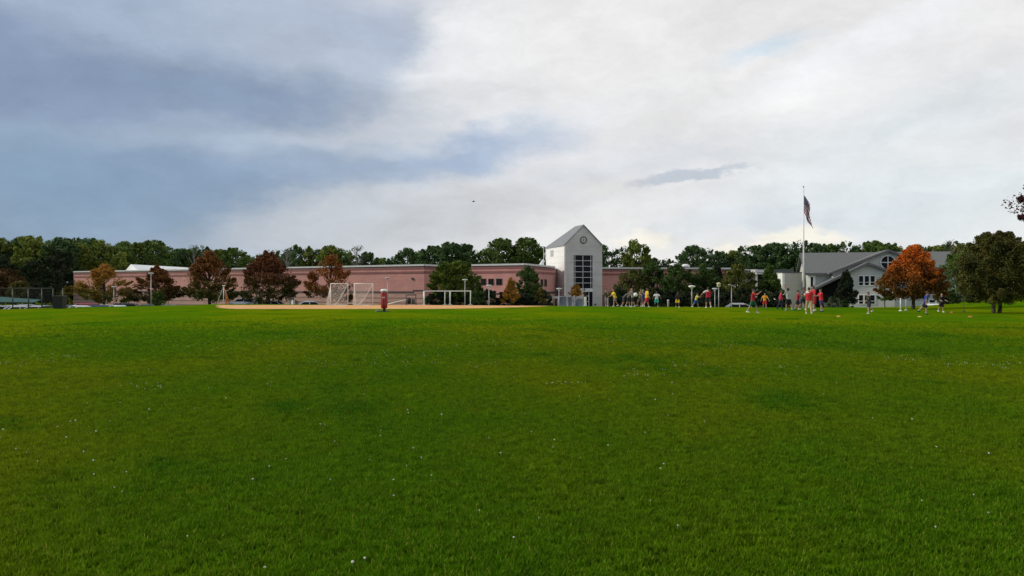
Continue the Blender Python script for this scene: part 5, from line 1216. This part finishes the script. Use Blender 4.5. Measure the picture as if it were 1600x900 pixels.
person('smaller person in bright orange shirt and red shorts walking', 1195, 482.5, 457.5, 260, (.80, .33, .02), (.45, .02, .02), arms=((18, 32, 10), (-12, 32, 10)), legs=((8, 8), (-8, 20)), hair='brown', shoe=(.03, .03, .03), group=GB)
person('person in crimson jacket and dark navy trousers walking sideways', 1219.5, 483.5, 453, 350, (.50, .01, .06), (.012, .018, .05), arms=((15, 10, 40), (-8, 10, 30)), legs=((16, 8), (-18, 12)), hair='brown', pants=True, longsl=True, shoe=(.02, .02, .02), group=GB)
person('person in plain light grey tee and black shorts with one arm raised', 1232, 485.5, 449.5, 110, (.36, .37, .34), Blk, arms=((165, 12, 5), (5, 8, 15)), hair='black', skin='tan', shoe=(.2, .2, .2), group=GB)
person('person in dark red shirt and black shorts with folded arms', 1246.5, 485, 453, 340, (.32, .01, .03), Blk, arms=((35, 10, 75), (40, 10, 70)), hair='black', skin='tan', shoe=(.02, .02, .02), group=GB)
person('person in charcoal grey shirt and navy shorts behind the red vest', 1254.5, 484.5, 448.5, 300, (.09, .10, .10), (.02, .025, .04), arms=((45, 12, 40), (45, 12, 50)), hair='black', skin='tan', group=GB, legs=((12, 5), (-14, 8)), build=1.1)
person('person in red vest with white shoulders and khaki trousers', 1264, 490.3, 448, 75, (.48, .012, .02), (.42, .31, .16), arms=((50, 8, 20), (20, 12, 40)), sleeve=(.75, .70, .68), pants=True, legs=((14, 4), (-12, 6)), hair='black', group=GB, build=1.12)
person('tall person in plain red shirt right behind the khaki trousers', 1271.5, 486.5, 446, 200, (.50, .012, .025), (.30, .02, .02), hair='black', skin='tan', group=GB, arms=((15, 10, 30), (15, 10, 30)))
person('person in bright red shirt, navy shorts and white socks reaching forward', 1283, 487.5, 451, 190, (.55, .012, .025), (.02, .02, .09), arms=((45, 10, 45), (35, 12, 60)), legs=((8, 6), (-10, 14)), hair='brown', shoe=(.05, .05, .05), group=GB, build=1.08)
r_ = person('person in black jersey with pale chest stripe running before the hall', 1358, 490, 455, 200, (.02, .022, .02), (.012, .014, .03), legs=((26, 22), (-18, 40)), arms=((40, 10, 70), (-20, 10, 60)), hair='brown', skin='light', group=GB, lean=8)
t, K, k, q = r_; MB().box(.118 * k, .135 * k, -.10 * k, .10 * k, 1.22 * k, 1.30 * k).build('chest_stripe', cloth((.45, .45, .2)), t)
person('person in royal blue shirt flinging one arm out, mid stride under the maple', 1446, 491.5, 454.5, 350, (.015, .04, .22), (.015, .018, .05), lean=10, legs=((12, 10), (-38, 8)), arms=((95, 5, 0), (-25, 12, 15)), hair='brown', shoe=(.02, .02, .02), group=GB)
r_ = person('small person in black jersey with white panels beside the dark shrubs', 1471, 488, 458.5, 275, (.02, .02, .025), (.03, .01, .02), legs=((6, 5), (-10, 25)), arms=((20, 14, 50), (20, 14, 50)), hair='fair', group=GB)
t, K, k, q = r_; MB().box(.118 * k, .135 * k, -.09 * k, .05 * k, 1.05 * k, 1.2 * k).build('chest_panel', cloth((.6, .6, .62)), t)
person('person in dark top and white trousers near the entrance door reaching to planter', 914.8, 478.5, 453, 180, (.02, .018, .018), (.72, .73, .72), lean=10, arms=((42, 6, 10), (10, 8, 20)), pants=True, hair='black', d=76, legs=((4, 2), (-4, 4)))

# ------------------------------------------------------------ grass blades and clover on the near lawn
hid = bpy.data.collections.new('grass_tufts')
rng = np.random.default_rng(3)
for q in range(6):
    nb_ = 22; v = []; f = []; tint = []
    for b in range(nb_):
        a = rng.uniform(0, 6.28); r0 = rng.uniform(0, .06); x0, y0 = r0 * math.cos(a), r0 * math.sin(a)
        h = rng.uniform(.018, .042) * (1.6 if rng.random() < .04 else 1); w = rng.uniform(.0018, .0034); la = rng.uniform(0, 6.28); ln = h * rng.uniform(.2, 1.0)
        wx, wy = -math.sin(la) * w, math.cos(la) * w; lx, ly = math.cos(la) * ln, math.sin(la) * ln
        i = len(v); v += [(x0 - wx, y0 - wy, -.005), (x0 + wx, y0 + wy, -.005), (x0 + lx * .35 + wx * .9, y0 + ly * .35 + wy * .9, h * .6), (x0 + lx * .35 - wx * .9, y0 + ly * .35 - wy * .9, h * .6), (x0 + lx, y0 + ly, h)]
        f += [(i, i+1, i+2, i+3), (i+3, i+2, i+4)]; tt = rng.random(); tint += [tt, tt]
    me = bpy.data.meshes.new('tuft'); me.from_pydata(v, [], f); at = me.attributes.new('tint', 'FLOAT', 'FACE'); at.data.foreach_set('value', tint); me.materials.append(M['blade'])
    hid.objects.link(bpy.data.objects.new('tuft', me))
hw_ = .82
me = bpy.data.meshes.new('lawn_grass'); rows_y = [0.0, .7, 1.5] + list(np.geomspace(2.3, 50, 40)); nc_ = 36
me.from_pydata([((2 * j / nc_ - 1) * (y * hw_ + 7), y, .002) for y in rows_y for j in range(nc_ + 1)], [], [(i*(nc_+1)+j, i*(nc_+1)+j+1, (i+1)*(nc_+1)+j+1, (i+1)*(nc_+1)+j) for i in range(len(rows_y) - 1) for j in range(nc_)])
lg = link('lawn_grass', me, M['blade']); setp(lg, 'short green grass blades of the near lawn', 'grass', kind='stuff')
ng = bpy.data.node_groups.new('grass_scatter', 'GeometryNodeTree'); ng.interface.new_socket('Geometry', in_out='INPUT', socket_type='NodeSocketGeometry'); ng.interface.new_socket('Geometry', in_out='OUTPUT', socket_type='NodeSocketGeometry')
g = ng.nodes; l = ng.links
gi = g.new('NodeGroupInput'); go = g.new('NodeGroupOutput'); pos = g.new('GeometryNodeInputPosition'); ln = g.new('ShaderNodeVectorMath'); ln.operation = 'LENGTH'; l.new(pos.outputs[0], ln.inputs[0])
LENO = ln.outputs['Value']
# density falls off with distance from the lawn's near end
fc = g.new('ShaderNodeFloatCurve'); mr = g.new('ShaderNodeMapRange'); l.new(LENO, mr.inputs[0]); mr.inputs['From Min'].default_value = 0; mr.inputs['From Max'].default_value = 50
l.new(mr.outputs[0], fc.inputs['Value']); cu = fc.mapping.curves[0]; cu.points[0].location = (0, 1); cu.points[1].location = (1, 0)
for (a, b) in ((.14, 1.0), (.22, .62), (.35, .30), (.55, .12), (.80, .03)): cu.points.new(a, b)
fc.mapping.update()
mu = g.new('ShaderNodeMath'); mu.operation = 'MULTIPLY'; mu.inputs[1].default_value = 620; l.new(fc.outputs[0], mu.inputs[0])
dp = g.new('GeometryNodeDistributePointsOnFaces'); l.new(gi.outputs[0], dp.inputs['Mesh']); l.new(mu.outputs[0], dp.inputs['Density']); dp.inputs['Seed'].default_value = 4
# the Density socket is per face area; thin by a random draw so the falloff is per point
dp.inputs['Density'].default_value = 420
ci = g.new('GeometryNodeCollectionInfo'); ci.inputs['Collection'].default_value = hid; ci.inputs['Separate Children'].default_value = True; ci.inputs['Reset Children'].default_value = True
ip = g.new('GeometryNodeInstanceOnPoints'); l.new(dp.outputs['Points'], ip.inputs['Points']); l.new(ci.outputs[0], ip.inputs['Instance']); ip.inputs['Pick Instance'].default_value = True
rv = g.new('FunctionNodeRandomValue'); rv.data_type = 'FLOAT_VECTOR'; rv.inputs[0].default_value = (-.12, -.12, 0); rv.inputs[1].default_value = (.12, .12, 6.283); l.new(rv.outputs[0], ip.inputs['Rotation'])
rs_ = g.new('FunctionNodeRandomValue'); rs_.data_type = 'FLOAT'; rs_.inputs[2].default_value = .7; rs_.inputs[3].default_value = 1.3; rs_.inputs['Seed'].default_value = 9
ms = g.new('ShaderNodeMapRange'); l.new(LENO, ms.inputs[0]); ms.inputs['From Min'].default_value = 9; ms.inputs['From Max'].default_value = 40; ms.inputs['To Min'].default_value = 1; ms.inputs['To Max'].default_value = .9
m4 = g.new('ShaderNodeMath'); m4.operation = 'MULTIPLY'; l.new(rs_.outputs[1], m4.inputs[0]); l.new(ms.outputs[0], m4.inputs[1]); l.new(m4.outputs[0], ip.inputs['Scale'])
l.new(ip.outputs[0], go.inputs[0])
lg.modifiers.new('grass', 'NODES').node_group = ng

# clover heads
rng = np.random.default_rng(8)
spots = []
def pxg(px, py): d_ = CZ * FPX / (py - HY); return ((px - 800) / FPX * d_, d_)
NEAR = [(395,755),(570,880),(674,749),(147,747),(146,725),(131,712),(782,714),(615,756),(59,727),(5,676),(110,662),(118,661),(172,663),(90,671),(150,678),(104,688),(53,702),(25,706),(243,611),(353,625),(418,603),(481,643),(508,668),(595,677),(646,705),(1024,628),(1051,619),(1032,737),(1037,730),(1425,659),(1463,704),(1545,714),(1521,780),(1544,808),(1440,788),(950,700),(864,703),(866,693),(820,651),(1050,600),(1308,618),(414,895),(749,806),(551,886),(233,643),(304,642),(637,645),(594,685),(690,652),(638,649)]
for q in NEAR: spots.append((*pxg(*q), 1.0))
CLUS = [(520,525,60,7),(420,535,50,6),(520,572,80,7),(460,573,60,6),(40,568,50,5),(590,560,60,8),(620,555,70,6),(880,535,80,8),(990,533,60,8),(1160,540,60,6),(1225,540,60,8),(1200,575,90,6),(1060,573,60,6),(1560,573,40,6),(1500,570,40,4),(1020,585,70,6),(880,600,30,3),(780,538,40,5),(690,545,50,5),(240,605,40,4),(1430,560,50,4),(300,545,60,5),(100,560,40,4),(740,570,60,6)]
for (cx, cy, sx_, sy_) in CLUS:
    for k in range(16): spots.append((*pxg(cx + rng.normal() * sx_ * .6, max(500, cy + rng.normal() * sy_ * .6)), .8))
for k in range(260):
    d_ = rng.uniform(5, 45); spots.append((rng.uniform(-.7, .7) * d_, d_, .75))
v = []; f = []
ico = bmesh.new(); bmesh.ops.create_icosphere(ico, subdivisions=1, radius=1); iv = [tuple(q.co) for q in ico.verts]; iff = [tuple(w.index for w in q.verts) for q in ico.faces]; ico.free()
for (x, y, s) in spots:
    r_ = .0088 * s * rng.uniform(.6, 1.25); z = .03 + rng.uniform(0, .012); b = len(v)
    v += [(x + a * r_, y + b2 * r_, z + c * r_ * .85) for (a, b2, c) in iv]; f += [tuple(b + i for i in q) for q in iff]
    b = len(v); v += [(x - .001, y, 0), (x + .001, y, 0), (x + .001, y, z - r_ * .5), (x - .001, y, z - r_ * .5)]; f.append((b, b+1, b+2, b+3))
me = bpy.data.meshes.new('clover'); me.from_pydata(v, [], f)
setp(link('clover_flowers', me, mat('clover_white', (.62, .63, .54), .8, .1)), 'small white clover heads dotted over the lawn', 'clover flowers', kind='stuff')
